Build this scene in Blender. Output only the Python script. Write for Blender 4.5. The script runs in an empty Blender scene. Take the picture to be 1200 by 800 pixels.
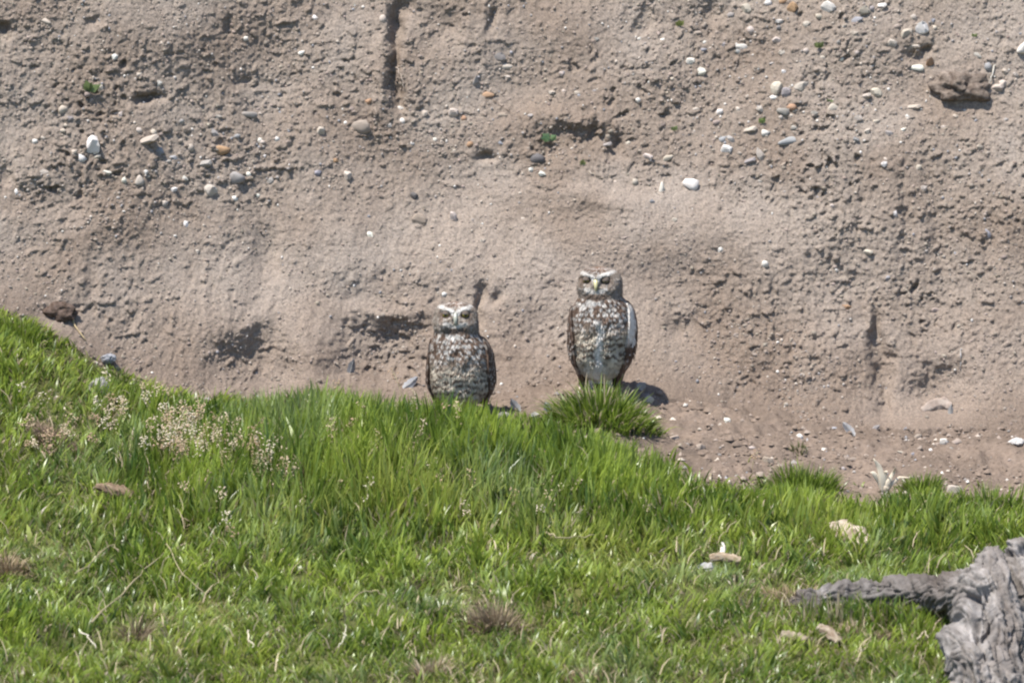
import bpy, bmesh, math, random
import numpy as np
from mathutils import Vector, Matrix, noise as mnoise

random.seed(7); rng = np.random.default_rng(11)
scene = bpy.context.scene
COL = scene.collection

# ---------------------------------------------------------------- camera
S = 0.0018; D = 18.0; PITCH = math.radians(7.0)
cam_d = bpy.data.cameras.new('camera'); cam = bpy.data.objects.new('camera', cam_d); COL.objects.link(cam)
cam.location = (0, -D*math.cos(PITCH), D*math.sin(PITCH))
cam.rotation_euler = (math.pi/2 - PITCH, 0, 0)
cam_d.sensor_width = 36.0; cam_d.lens = 36.0*D/(1200*S)
cam_d.clip_start = 0.5; cam_d.clip_end = 500
cam_d.dof.use_dof = True; cam_d.dof.focus_distance = D + 0.05; cam_d.dof.aperture_fstop = 9.0
scene.camera = cam
# ---------------------------------------------------------------- light
EL, AZ = math.radians(65), math.radians(38)       # AZ: how far in front of the bank the sun stands, measured from due left
SUN = Vector((-math.cos(EL)*math.cos(AZ), -math.cos(EL)*math.sin(AZ), math.sin(EL)))
w = bpy.data.worlds.new('World'); scene.world = w; w.use_nodes = True
nt = w.node_tree; bg = nt.nodes['Background']; sky = nt.nodes.new('ShaderNodeTexSky')
sky.sky_type = 'NISHITA'; sky.sun_disc = False; sky.sun_elevation = EL
sky.sun_rotation = math.atan2(SUN.x, SUN.y); sky.altitude = 2500; sky.dust_density = 2.0
nt.links.new(sky.outputs[0], bg.inputs[0]); bg.inputs[1].default_value = 0.13
sd = bpy.data.lights.new('sun', 'SUN'); sd.energy = 4.6; sd.angle = math.radians(0.6); sd.color = (1.0, 0.955, 0.89)
so = bpy.data.objects.new('sun', sd); COL.objects.link(so); so.rotation_euler = SUN.to_track_quat('Z', 'Y').to_euler()
so.location = SUN*20
scene.view_settings.view_transform = 'Standard'; scene.view_settings.look = 'None'
scene.view_settings.exposure = 1.02; scene.view_settings.gamma = 1.0
scene.render.engine = 'CYCLES'
scene.cycles.use_denoising = True
scene.cycles.filter_width = 2.2
scene.cycles.max_bounces = 6

# ---------------------------------------------------------------- pixel <-> place
CAM = np.array(cam.location); FW = np.array([0, math.cos(PITCH), -math.sin(PITCH)]); UP = np.array([0, math.sin(PITCH), math.cos(PITCH)])
def ray(px, py): return FW + np.array([1., 0, 0])*(px-600)*S/D + UP*(400-py)*S/D
def at_y(px, py, y):
    r = ray(px, py); return CAM + r*((y-CAM[1])/r[1])
def project(P):
    q = np.asarray(P) - CAM; d = q @ FW
    return 600 + q[..., 0]/d*D/S, 400 - (q @ UP)/d*D/S
def sm(a, b, x):
    t = np.clip((x-a)/(b-a), 0, 1); return t*t*(3-2*t)

# ---------------------------------------------------------------- noise
PERM = rng.permutation(4096).astype(np.int64)
GA = rng.uniform(0, 2*np.pi, 4096); GX, GY = np.cos(GA), np.sin(GA)
def n2(x, y, s=0):
    x = np.asarray(x, float); y = np.asarray(y, float)
    xi = np.floor(x).astype(np.int64); yi = np.floor(y).astype(np.int64); xf = x-xi; yf = y-yi
    def g(ix, iy, fx, fy):
        h = PERM[(PERM[(ix+s*37) & 4095] + iy) & 4095]; return GX[h]*fx + GY[h]*fy
    u = xf*xf*xf*(xf*(xf*6-15)+10); v = yf*yf*yf*(yf*(yf*6-15)+10)
    a = g(xi, yi, xf, yf); b = g(xi+1, yi, xf-1, yf); c = g(xi, yi+1, xf, yf-1); d = g(xi+1, yi+1, xf-1, yf-1)
    return ((a+(b-a)*u) + ((c+(d-c)*u)-(a+(b-a)*u))*v)*1.5
def fbm(x, y, o=4, s=0, g=0.5):
    r = 0; a = 1
    for i in range(o): r = r + a*n2(x*2**i, y*2**i, s+i); a *= g
    return r

ALB = 0.71          # every colour below was picked by eye; this brings them to real-world albedo
# ---------------------------------------------------------------- mesh helpers
def mesh_np(name, V, quads=None, tris=None, col=None, smooth=True):
    me = bpy.data.meshes.new(name)
    V = np.ascontiguousarray(V, np.float32)
    nq = 0 if quads is None else len(quads); ntx = 0 if tris is None else len(tris)
    loops = np.concatenate([a.reshape(-1) for a in (quads, tris) if a is not None and len(a)]).astype(np.int32)
    tot = np.concatenate([np.full(nq, 4), np.full(ntx, 3)]).astype(np.int32)
    start = np.concatenate([[0], np.cumsum(tot)[:-1]]).astype(np.int32)
    me.vertices.add(len(V)); me.vertices.foreach_set('co', V.ravel())
    me.loops.add(len(loops)); me.loops.foreach_set('vertex_index', loops)
    me.polygons.add(len(tot)); me.polygons.foreach_set('loop_start', start); me.polygons.foreach_set('loop_total', tot)
    me.update(calc_edges=True); me.validate()
    if smooth: me.polygons.foreach_set('use_smooth', np.ones(len(me.polygons), bool))
    if col is not None:
        a = me.attributes.new('Col', 'FLOAT_COLOR', 'POINT')
        c = np.ones((len(V), 4), np.float32); c[:, :3] = col[:, :3]*ALB; a.data.foreach_set('color', c.ravel())
    return me
def grid_quads(nu, nv, wrap=False):
    i, j = np.meshgrid(np.arange(nu-1), np.arange(nv if wrap else nv-1), indexing='ij')
    j2 = (j+1) % nv
    return np.stack([i*nv+j, i*nv+j2, (i+1)*nv+j2, (i+1)*nv+j], -1).reshape(-1, 4)
def ob(name, me, mat=None, parent=None, loc=None, label=None, cat=None, group=None, kind=None):
    o = bpy.data.objects.new(name, me); COL.objects.link(o)
    if mat is not None and me is not None and len(me.materials) == 0: me.materials.append(mat)
    if parent is not None: o.parent = parent
    if loc is not None: o.location = loc
    if label: o['label'] = label
    if cat: o['category'] = cat
    if group: o['group'] = group
    if kind: o['kind'] = kind
    return o
def tube_np(pts, rad, seg=8, flat=1.0, cap=True):
    pts = np.asarray(pts, float); n = len(pts); rad = np.broadcast_to(np.asarray(rad, float), (n,))
    T = np.gradient(pts, axis=0); T /= np.linalg.norm(T, axis=1)[:, None]+1e-9
    ref = np.array([0.13, -0.9, 0.31]); A = np.cross(T, ref); A /= np.linalg.norm(A, axis=1)[:, None]+1e-9; B = np.cross(T, A)
    th = np.linspace(0, 2*np.pi, seg, endpoint=False)
    V = pts[:, None] + rad[:, None, None]*(np.cos(th)[None, :, None]*A[:, None] + flat*np.sin(th)[None, :, None]*B[:, None])
    V = V.reshape(-1, 3); q = grid_quads(n, seg, True)
    V = np.vstack([V, pts[0], pts[-1]]); k = np.arange(seg); k2 = (k+1) % seg
    t = np.vstack([np.stack([np.full(seg, n*seg), k2, k], -1), np.stack([np.full(seg, n*seg+1), (n-1)*seg+k, (n-1)*seg+k2], -1)])
    return V, q, t
class Pack:
    def __init__(s): s.V = []; s.Q = []; s.T = []; s.C = []; s.n = 0
    def add(s, V, q, t, c=(1, 1, 1)):
        V = np.asarray(V, float); s.V.append(V); s.C.append(np.broadcast_to(np.asarray(c, float), (len(V), 3)))
        if q is not None and len(q): s.Q.append(q+s.n)
        if t is not None and len(t): s.T.append(t+s.n)
        s.n += len(V)
    def mesh(s, name, smooth=True):
        return mesh_np(name, np.vstack(s.V), np.vstack(s.Q) if s.Q else None, np.vstack(s.T) if s.T else None, np.vstack(s.C), smooth)

# ---------------------------------------------------------------- materials
def mat(name, rough=0.9, attr='Col', noise=None, bump=None, spec=0.2, transl=0.0, objcol=False):
    m = bpy.data.materials.new(name); m.use_nodes = True; t = m.node_tree; N = t.nodes; L = t.links
    b = N['Principled BSDF']; b.inputs['Roughness'].default_value = rough; b.inputs['Specular IOR Level'].default_value = spec
    if objcol: src = N.new('ShaderNodeObjectInfo').outputs['Color']
    else:
        a = N.new('ShaderNodeAttribute'); a.attribute_name = attr; src = a.outputs['Color']
    tc = N.new('ShaderNodeTexCoord')
    if noise:                                           # (scale, low, high): plain value mottling of the colour
        nz = N.new('ShaderNodeTexNoise'); nz.inputs['Scale'].default_value = noise[0]; nz.inputs['Detail'].default_value = 5
        nz.inputs['Roughness'].default_value = 0.65
        L.new(tc.outputs['Object'], nz.inputs['Vector'])
        mr = N.new('ShaderNodeMapRange'); mr.inputs[1].default_value = 0.3; mr.inputs[2].default_value = 0.7
        mr.inputs[3].default_value = noise[1]; mr.inputs[4].default_value = noise[2]
        L.new(nz.outputs[0], mr.inputs[0])
        vm = N.new('ShaderNodeVectorMath'); vm.operation = 'SCALE'; L.new(src, vm.inputs[0]); L.new(mr.outputs[0], vm.inputs['Scale'])
        src = vm.outputs[0]
    L.new(src, b.inputs['Base Color'])
    if bump:
        nb = N.new('ShaderNodeTexNoise'); nb.inputs['Scale'].default_value = bump[0]; nb.inputs['Detail'].default_value = 6
        nb.inputs['Roughness'].default_value = 0.7
        L.new(tc.outputs['Object'], nb.inputs['Vector'])
        bp = N.new('ShaderNodeBump'); bp.inputs['Strength'].default_value = bump[1]; bp.inputs['Distance'].default_value = bump[2]
        L.new(nb.outputs[0], bp.inputs['Height']); L.new(bp.outputs[0], b.inputs['Normal'])
    if transl:
        tr = N.new('ShaderNodeBsdfTranslucent'); L.new(src, tr.inputs['Color']); mx = N.new('ShaderNodeMixShader'); mx.inputs[0].default_value = transl
        L.new(b.outputs[0], mx.inputs[1]); L.new(tr.outputs[0], mx.inputs[2]); L.new(mx.outputs[0], N['Material Output'].inputs['Surface'])
    return m
M_EARTH = mat('dry_earth', 1.0, noise=(210, 0.66, 1.24), bump=(300, 1.0, 0.005), spec=0.05)
M_SOIL = mat('loose_soil', 1.0, noise=(110, 0.7, 1.2), bump=(220, 0.9, 0.005), spec=0.05)
M_STONE = mat('stone', 0.85, objcol=True, noise=(300, 0.75, 1.15), bump=(500, 0.4, 0.001))
M_GRIT = mat('grit', 0.95, noise=(200, 0.8, 1.15), spec=0.1)
M_GRASS = mat('grass_blade', 0.36, spec=0.55, transl=0.5)
M_STRAW = mat('straw', 0.7, spec=0.25, transl=0.2)
M_FEATH = mat('plumage', 0.85, spec=0.12, noise=(350, 0.85, 1.12))
M_DOWN = mat('loose_feather', 0.8, spec=0.15, transl=0.25)
M_BEAK = mat('beak_horn', 0.35, spec=0.5)
M_EYE = mat('eye_gloss', 0.12, spec=0.6)
M_WOOD = mat('weathered_wood', 0.9, noise=(60, 0.75, 1.15), bump=(160, 0.5, 0.004), spec=0.15)
M_LEAF = mat('leaf', 0.5, spec=0.4, transl=0.3)

# ================================================================ THE GROUND (heights)
PXC = [-900, -400, 0, 70, 150, 240, 330, 450, 540, 620, 705, 800, 1000, 1200, 1600, 2200]
YR = [-2.6, -1.8, -1.2, -0.6, -0.15, 0.1, 0.3, 0.6]
PYT = {-900: [960, 800, 640, 470, 330, 250, 190, 110], -400: [965, 805, 660, 500, 370, 300, 250, 180],
 0: [975, 815, 690, 545, 430, 372, 330, 270], 70: [975, 815, 695, 560, 460, 408, 375, 330], 150: [975, 815, 700, 577, 492, 452, 430, 405],
 240: [975, 815, 703, 585, 500, 472, 462, 440], 330: [975, 815, 705, 588, 500, 480, 474, 450], 450: [975, 815, 705, 592, 505, 487, 470, 450],
 540: [975, 815, 706, 598, 514, 489, 466, 445], 620: [975, 815, 706, 603, 522, 487, 462, 440], 705: [975, 815, 708, 609, 530, 467, 442, 425],
 800: [975, 815, 710, 618, 546, 500, 468, 450], 1000: [978, 815, 712, 630, 567, 530, 500, 480], 1200: [978, 815, 712, 632, 572, 532, 500, 478],
 1600: [978, 815, 712, 632, 572, 532, 500, 478], 2200: [978, 815, 712, 632, 572, 532, 500, 478]}
Zc = np.array([[at_y(600, py, y)[2] for y, py in zip(YR, PYT[p])] for p in PXC])
xs_c = (np.array(PXC)-600)*S
GXS = np.arange(-3.0, 3.01, 0.03); GYS = np.arange(-2.6, 0.801, 0.03)
tmp = np.array([np.interp(GYS, YR, Zc[i]) for i in range(len(PXC))])
GZT = np.array([np.interp(GXS, xs_c, tmp[:, j]) for j in range(len(GYS))]).T
def blur(a, n):
    for _ in range(n):
        p = np.pad(a, 1, mode='reflect', reflect_type='odd'); a = (p[:-2, 1:-1]+p[2:, 1:-1]+p[1:-1, :-2]+p[1:-1, 2:]+2*p[1:-1, 1:-1])/6
    return a
GZT = blur(GZT, 4)
def bil(T, xs, ys, x, y):
    fx = np.clip((x-xs[0])/(xs[1]-xs[0]), 0, len(xs)-1.001); fy = np.clip((y-ys[0])/(ys[1]-ys[0]), 0, len(ys)-1.001)
    i = fx.astype(int); j = fy.astype(int); u = fx-i; v = fy-j
    return (T[i, j]*(1-u)+T[i+1, j]*u)*(1-v)+(T[i, j+1]*(1-u)+T[i+1, j+1]*u)*v
EDGE = np.array([(-900, 200), (-400, 270), (0, 348), (40, 366), (75, 394), (130, 434), (180, 455), (240, 473), (330, 484), (430, 490), (500, 499), (580, 512), (640, 520), (700, 526), (755, 552), (860, 573),
                 (930, 578), (990, 594), (1040, 590), (1100, 582), (1200, 592), (1600, 592), (2200, 592)], float)
def grassy(P, soft=10):                                    # 0 on bare earth, 1 in the meadow
    px, py = project(P); e = np.interp(px, EDGE[:, 0], EDGE[:, 1]) + 9*n2(P[..., 0]*9, P[..., 1]*9, 5) + 5*n2(P[..., 0]*30, P[..., 1]*30, 6)
    st_ = sm(.55, .8, n2(P[..., 0]*23, P[..., 1]*23, 7))*sm(-45, -8, py-e)*.5
    return np.maximum(sm(-soft, soft, py-e), st_)
def gz0(x, y):
    x = np.asarray(x, float); y = np.asarray(y, float)
    z = bil(GZT, GXS, GYS, x, y)
    far = np.clip(-2.6-y, 0, None); return z - 0.9*(1-np.exp(-far*0.2))
def gz(x, y):
    z = gz0(x, y)
    near = (np.abs(x) < 3) & (y > -4)
    b = 0.012*n2(x*5, y*5, 21) + 0.006*n2(x*14, y*14, 22)
    P = np.stack([np.broadcast_to(x, z.shape), np.broadcast_to(y, z.shape), z], -1)
    bare = 1-grassy(P, 25)
    c = 0.009*fbm(x*24, y*24, 3, 23) + 0.008*np.clip(n2(x*55, y*55, 27), 0, 1) + 0.0025*n2(x*110, y*110, 29)
    return z + np.where(near, b + c*bare, 0)

# ================================================================ THE BANK (heights)
LEAN = 0.50
YB_X = (np.array([-2600, -900, 0, 150, 300, 450, 600, 800, 1000, 1100, 1200, 3800])-600)*S
YB_Y = [-.9, -.30, .04, .13, .26, .31, .33, .33, .335, .36, .35, .2]
def wall0(x, z): return np.interp(x, YB_X, YB_Y) + (z+0.22)*LEAN
FEAT = [ # px, py, rx, ry, depth in metres (+ towards the viewer)
 (457, 40, 10, 22, -.050), (462, 75, 6, 16, -.026), (465, 112, 10, 24, -.036), (446, 80, 9, 55, .018), (470, 10, 12, 18, -.03), (505, 35, 26, 24, -.012),
 (170, 112, 13, 6, -.035), (575, 181, 9, 5, -.024), (676, 168, 40, 12, -.013), (645, 182, 10, 10, -.020), (690, 150, 6, 14, -.018),
 (655, 140, 60, 12, .016), (722, 172, 8, 12, -.02),
 (305, 428, 42, 32, -.034), (446, 412, 50, 42, -.052), (372, 425, 34, 50, .035), (290, 380, 40, 14, .012), (446, 368, 48, 12, .024),
 (566, 350, 6, 26, -.028), (580, 343, 5, 12, -.02), (540, 310, 55, 40, .015), (600, 380, 30, 40, .012),
 (1032, 440, 8, 40, -.034), (1028, 390, 6, 20, -.02), (960, 445, 66, 60, .032), (1098, 452, 30, 20, -.04), (1140, 420, 40, 40, .015),
 (4, 38, 12, 10, -.03), (4, 208, 13, 14, -.022), (45, 240, 40, 18, -.014), (290, 90, 14, 8, -.018), (118, 28, 8, 6, -.012), (275, 30, 5, 14, -.015),
 (420, 290, 110, 55, .022), (860, 270, 120, 40, .022), (700, 232, 75, 14, .014), (70, 262, 80, 24, .012),
 (800, 385, 14, 12, -.014), (520, 30, 25, 20, -.012), (835, 18, 18, 18, -.02), (755, 30, 10, 16, -.016), (580, 25, 6, 12, -.016),
 (855, 480, 8, 18, -.018), (1075, 70, 12, 7, -.02), (1088, 58, 8, 5, -.02), (360, 400, 30, 20, .01), (105, 330, 8, 24, -.010), (150, 370, 10, 30, -.010),
 (1100, 280, 10, 40, -.012), (1060, 250, 10, 60, -.012), (1160, 270, 9, 40, -.012), (310, 300, 14, 24, -.012), (60, 372, 26, 10, -.022)]
ROUGH = [(302, 430, 46, 38), (448, 412, 52, 40), (100, 90, 160, 60), (90, 210, 120, 70), (1050, 300, 120, 200), (900, 100, 150, 90), (660, 175, 70, 25), (250, 190, 120, 60), (460, 80, 40, 70)]
SMOOTH = [(400, 280, 90, 50), (370, 420, 38, 50), (860, 265, 80, 25), (560, 400, 60, 60), (640, 320, 100, 70), (800, 440, 70, 50), (180, 300, 80, 50), (690, 232, 60, 14)]
def feat_xy(px, py):
    p = np.array([0, 0, 0.]); y = 0.4
    for _ in range(6):
        p = at_y(px, py, y); y = float(wall0(p[0], p[2]))
    return p[0], p[2]
FX = [(feat_xy(f[0], f[1]), f[2]*S, f[3]*S, f[4]) for f in FEAT]
RX = [(feat_xy(f[0], f[1]), f[2]*S, f[3]*S) for f in ROUGH]; SX = [(feat_xy(f[0], f[1]), f[2]*S, f[3]*S) for f in SMOOTH]
def wall_fields(x, z):
    wx = x + 0.02*n2(x*9, z*9, 40) + 0.007*n2(x*30, z*30, 41) + 0.002*n2(x*75, z*75, 44); wz = z + 0.02*n2(x*9, z*9, 42) + 0.007*n2(x*30, z*30, 43) + 0.002*n2(x*75, z*75, 45)
    d = 0.035*n2(x*1.3, z*1.6, 50) + 0.022*n2(x*3.1, z*3.6, 51) + 0.011*n2(x*7, z*7.5, 52)
    for (c, rx, ry, a) in FX:
        q = ((wx-c[0])/rx)**2 + ((wz-c[1])/ry)**2
        d = d + a*np.exp(-np.minimum(q, 40)**1.1*0.8)
    r = 0.50 + 0.5*n2(x*3, z*3, 60)+0.3*n2(x*8, z*8, 61)
    for (c, rx, ry) in RX: r = r + 0.4*np.exp(-(((wx-c[0])/rx)**2 + ((wz-c[1])/ry)**2))
    hol = 0
    for (c, rx, ry) in RX[:2]: hol = hol+np.exp(-((((wx-c[0])/rx)**2 + ((wz-c[1])/ry)**2)**2))
    for (c, rx, ry) in SX: r = r - 0.5*np.exp(-(((wx-c[0])/rx)**2 + ((wz-c[1])/ry)**2))
    r = np.clip(r, 0.25, 1.15)+.5*hol
    lx = wx + 0.008*n2(wx*20, wz*6, 70)
    st = 0.0032*n2(lx*30, wz*7, 71) + 0.0026*n2(lx*62, wz*14, 72) + 0.0016*n2(lx*125, wz*32, 73)
    cr = 0.0030*n2(x*26, z*26, 80) + 0.0022*(0.4-np.abs(n2(wx*48, wz*52, 81))) + 0.0024*n2(x*85, z*85, 82) + 0.0016*n2(x*150, z*150, 83) + 0.0010*n2(x*230, z*230, 84)
    pm = sm(-.1, .5, n2(x*5, z*5, 93))
    pit = -0.011*sm(0.44, 0.66, n2(x*34, z*40, 90))*pm - 0.007*sm(0.46, 0.68, n2(x*66, z*76, 91))*(.3+.7*pm)
    lump = 0.006*sm(0.40, 0.60, n2(x*42, z*46, 92)) + 0.004*sm(.40, .60, n2(x*90, z*94, 94))
    stm = sm(-0.2, 0.5, n2(x*2.3, z*1.5, 74))*0.8+0.3
    fine = 0.0013*n2(x*105, z*105, 85) + 0.0010*n2(x*190, z*190, 86) + 0.0020*n2(lx*44, wz*18, 87)
    return d + fine + (r+.1)*(cr*0.9 + pit + lump) + st*stm*(0.5+0.5*r), r
BX = np.arange(-1.32, 1.3201, 0.0025); BZ = np.arange(-0.36, 0.801, 0.0025)
bxg, bzg = np.meshgrid(BX, BZ, indexing='ij')
BD, BR = wall_fields(bxg, bzg)
# little landslips of crumbled earth soften the foot of the bank
BY = wall0(bxg, bzg) - BD
g_at = gz0(bxg, np.clip(BY, -3, .7)); BY = BY - 0.07*np.exp(-np.clip(bzg-g_at, 0, 2)/0.035)*(0.8+0.6*n2(bxg*4, bzg*0, 95))
def wy(x, z): return bil(BY, BX, BZ, np.asarray(x, float), np.asarray(z, float))
YS = np.arange(-2.4, 1.3, 0.004)
def hit(px, py):                                          # where the line of sight meets ground or bank
    r = ray(px, py); P = CAM + r*(((YS-CAM[1])/r[1])[:, None])
    g = P[:, 2] < gz(P[:, 0], P[:, 1]); b = P[:, 1] > wy(P[:, 0], P[:, 2])
    k = np.argmax(g | b); return Vector(P[k]), ('bank' if b[k] and not g[k] else 'ground')
def wall_normal(p):
    e = 0.012; dx = (wy(p.x+e, p.z)-wy(p.x-e, p.z))/(2*e); dz = (wy(p.x, p.z+e)-wy(p.x, p.z-e))/(2*e)
    return Vector((float(dx), -1.0, float(dz))).normalized()
def ground_normal(p):
    e = 0.03; dx = (gz0(p.x+e, p.y)-gz0(p.x-e, p.y))/(2*e); dy = (gz0(p.x, p.y+e)-gz0(p.x, p.y-e))/(2*e)
    return Vector((-float(dx), -float(dy), 1.0)).normalized()
def on_ground(px, py):
    r = ray(px, py); P = CAM + r*(((YS-CAM[1])/r[1])[:, None]); k = np.argmax(P[:, 2] < gz(P[:, 0], P[:, 1])); p = P[k]
    return Vector((p[0], p[1], float(gz(p[0], p[1]))))

# ---------------------------------------------------------------- ground sheet
def stretch(a, b, n, p=2.2): t = np.linspace(0, 1, n+1)[1:]; return a + (b-a)*t**p
gx = np.concatenate([stretch(-1.35, -80, 40, 3)[::-1], np.arange(-1.35, 1.351, 0.006), stretch(1.35, 80, 40, 3)])
gy = np.concatenate([stretch(-2.6, -70, 40, 3)[::-1], np.arange(-2.6, -0.4, 0.03), np.arange(-0.4, 0.62, 0.006), [0.7, 0.9, 1.3]])
X, Y = np.meshgrid(gx, gy, indexing='ij'); Z = gz(X, Y)
P = np.stack([X, Y, Z], -1); gm = grassy(P, 12)
soil = np.array([.265, .203, .160]); thatch = np.array([.115, .125, .045])
t = np.clip(0.5+0.9*fbm(X*6, Y*6, 4, 101), 0, 1)[..., None]
cs = soil*(0.82+0.3*t); ct = thatch*(0.6+0.7*t) + np.array([.05, .03, .01])*np.clip(n2(X*4, Y*4, 103), 0, 1)[..., None]
C = cs*(1-gm[..., None]) + ct*gm[..., None]
ground = ob('ground', mesh_np('ground', P.reshape(-1, 3), quads=grid_quads(len(gx), len(gy))[:, ::-1].copy(), col=C.reshape(-1, 3)), M_SOIL, kind='structure')
ground['label'] = 'grassy slope with a strip of bare crumbly soil below the bank'

# ---------------------------------------------------------------- bank sheet
oxl = stretch(-1.32, -80, 36, 3)[::-1]; oxr = stretch(1.32, 80, 36, 3); ozt = np.concatenate([np.arange(0.83, 2.6, 0.06)])
bx = np.concatenate([oxl, BX, oxr]); bz = np.concatenate([[-1.4, -0.8, -0.5], BZ, ozt])
X, Z = np.meshgrid(bx, bz, indexing='ij')
inside = (np.abs(X) <= 1.3205) & (Z >= -0.3605) & (Z <= 0.8005)
Do, Ro = wall_fields(np.clip(X, -30, 30), Z); Yo = wall0(np.clip(X, -5, 8), Z) - Do
i0 = len(oxl); Yo[i0:i0+len(BX), 3:3+len(BZ)] = BY; Ro[i0:i0+len(BX), 3:3+len(BZ)] = BR
P = np.stack([X, Yo, Z], -1)
top = P[:, -1:, :]; ex = [top + np.array([0, dy, dz]) for dy, dz in ((.15, .03), (.6, .08), (3, .2), (20, .6), (70, 1.0))]
P = np.concatenate([P]+ex, 1); nz_ = P.shape[1]
Xc, Zc2 = P[..., 0], P[..., 2]
e1 = np.array([.405, .335, .277]); e2 = np.array([.325, .255, .202]); e3 = np.array([.47, .405, .348])
t1 = np.clip(0.5+0.8*fbm(Xc*3, Zc2*4, 4, 110), 0, 1)[..., None]; t2 = np.clip(0.1+0.9*fbm(Xc*5, Zc2*6, 3, 115), 0, 1)[..., None]
e1, e2, e3 = e1*1.07, e2*1.07, e3*1.07; C = e2 + (e1-e2)*t1; C = C + (e3-C)*t2*0.5
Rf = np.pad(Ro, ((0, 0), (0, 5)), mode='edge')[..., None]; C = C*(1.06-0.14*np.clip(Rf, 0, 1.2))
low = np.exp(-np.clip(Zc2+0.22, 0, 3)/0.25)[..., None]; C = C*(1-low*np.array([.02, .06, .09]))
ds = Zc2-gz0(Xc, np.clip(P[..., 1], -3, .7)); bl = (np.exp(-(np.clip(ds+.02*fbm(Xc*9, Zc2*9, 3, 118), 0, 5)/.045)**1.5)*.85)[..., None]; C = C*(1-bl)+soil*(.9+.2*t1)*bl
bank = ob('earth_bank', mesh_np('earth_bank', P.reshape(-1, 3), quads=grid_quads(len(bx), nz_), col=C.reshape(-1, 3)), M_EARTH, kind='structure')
bank['label'] = 'steep eroded face of dry brown earth studded with stones'

# ================================================================ STONES
def stone_mesh(seed, sub=2):
    bm = bmesh.new(); bmesh.ops.create_icosphere(bm, subdivisions=sub, radius=1.0); R = random.Random(seed)
    off = Vector((R.uniform(0, 50), R.uniform(0, 50), R.uniform(0, 50)))
    cuts = [(Vector((R.gauss(0, 1), R.gauss(0, 1), R.gauss(0, 1))).normalized(), R.uniform(.45, .8)) for _ in range(11)]
    for v in bm.verts:
        for n, h in cuts:
            k = v.co.dot(n)
            if k > h: v.co -= n*(k-h)*0.85
        v.co *= 1 + 0.22*mnoise.noise(v.co*1.2+off)
    me = bpy.data.meshes.new('stone'); bm.to_mesh(me); bm.free()
    me.polygons.foreach_set('use_smooth', np.full(len(me.polygons), seed % 3 == 0)); me.materials.append(M_STONE); return me
STM = [stone_mesh(i, 1 if i < 8 else 2) for i in range(16)]
PAL = {'W': (.80, .75, .68), 'C': (.58, .50, .42), 'G': (.38, .345, .32), 'B': (.36, .35, .36), 'O': (.46, .29, .18), 'D': (.15, .135, .135), 'E': (.37, .30, .25)}
def stone(px, py, rx, ry, c, parent=None, out=0.08, big=False):
    p, what = hit(px, py); n = wall_normal(p) if what == 'bank' else ground_normal(p)
    me = STM[random.randrange(8, 16) if (big or max(rx, ry) > 6) else random.randrange(0, 8)]
    o = ob('stone', me); rx *= S; ry *= S; rd = 0.8*min(rx, ry)+0.1*max(rx, ry)
    o.location = p + n*rd*out
    tilt = random.uniform(-.4, .4)
    o.rotation_euler = (0.35+random.uniform(-.3, .3), tilt, random.uniform(-.5, .5)); o.scale = (rx*1.25, rd*1.15, ry*1.25)
    k = ALB*random.uniform(.88, 1.1); b = PAL[c]; o.color = (b[0]*k, b[1]*k*random.uniform(.97, 1.02), b[2]*k*random.uniform(.94, 1.04), 1)
    if what == 'bank' or parent is bank: o.parent = bank
    else: o.parent = ground
    return o
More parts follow.
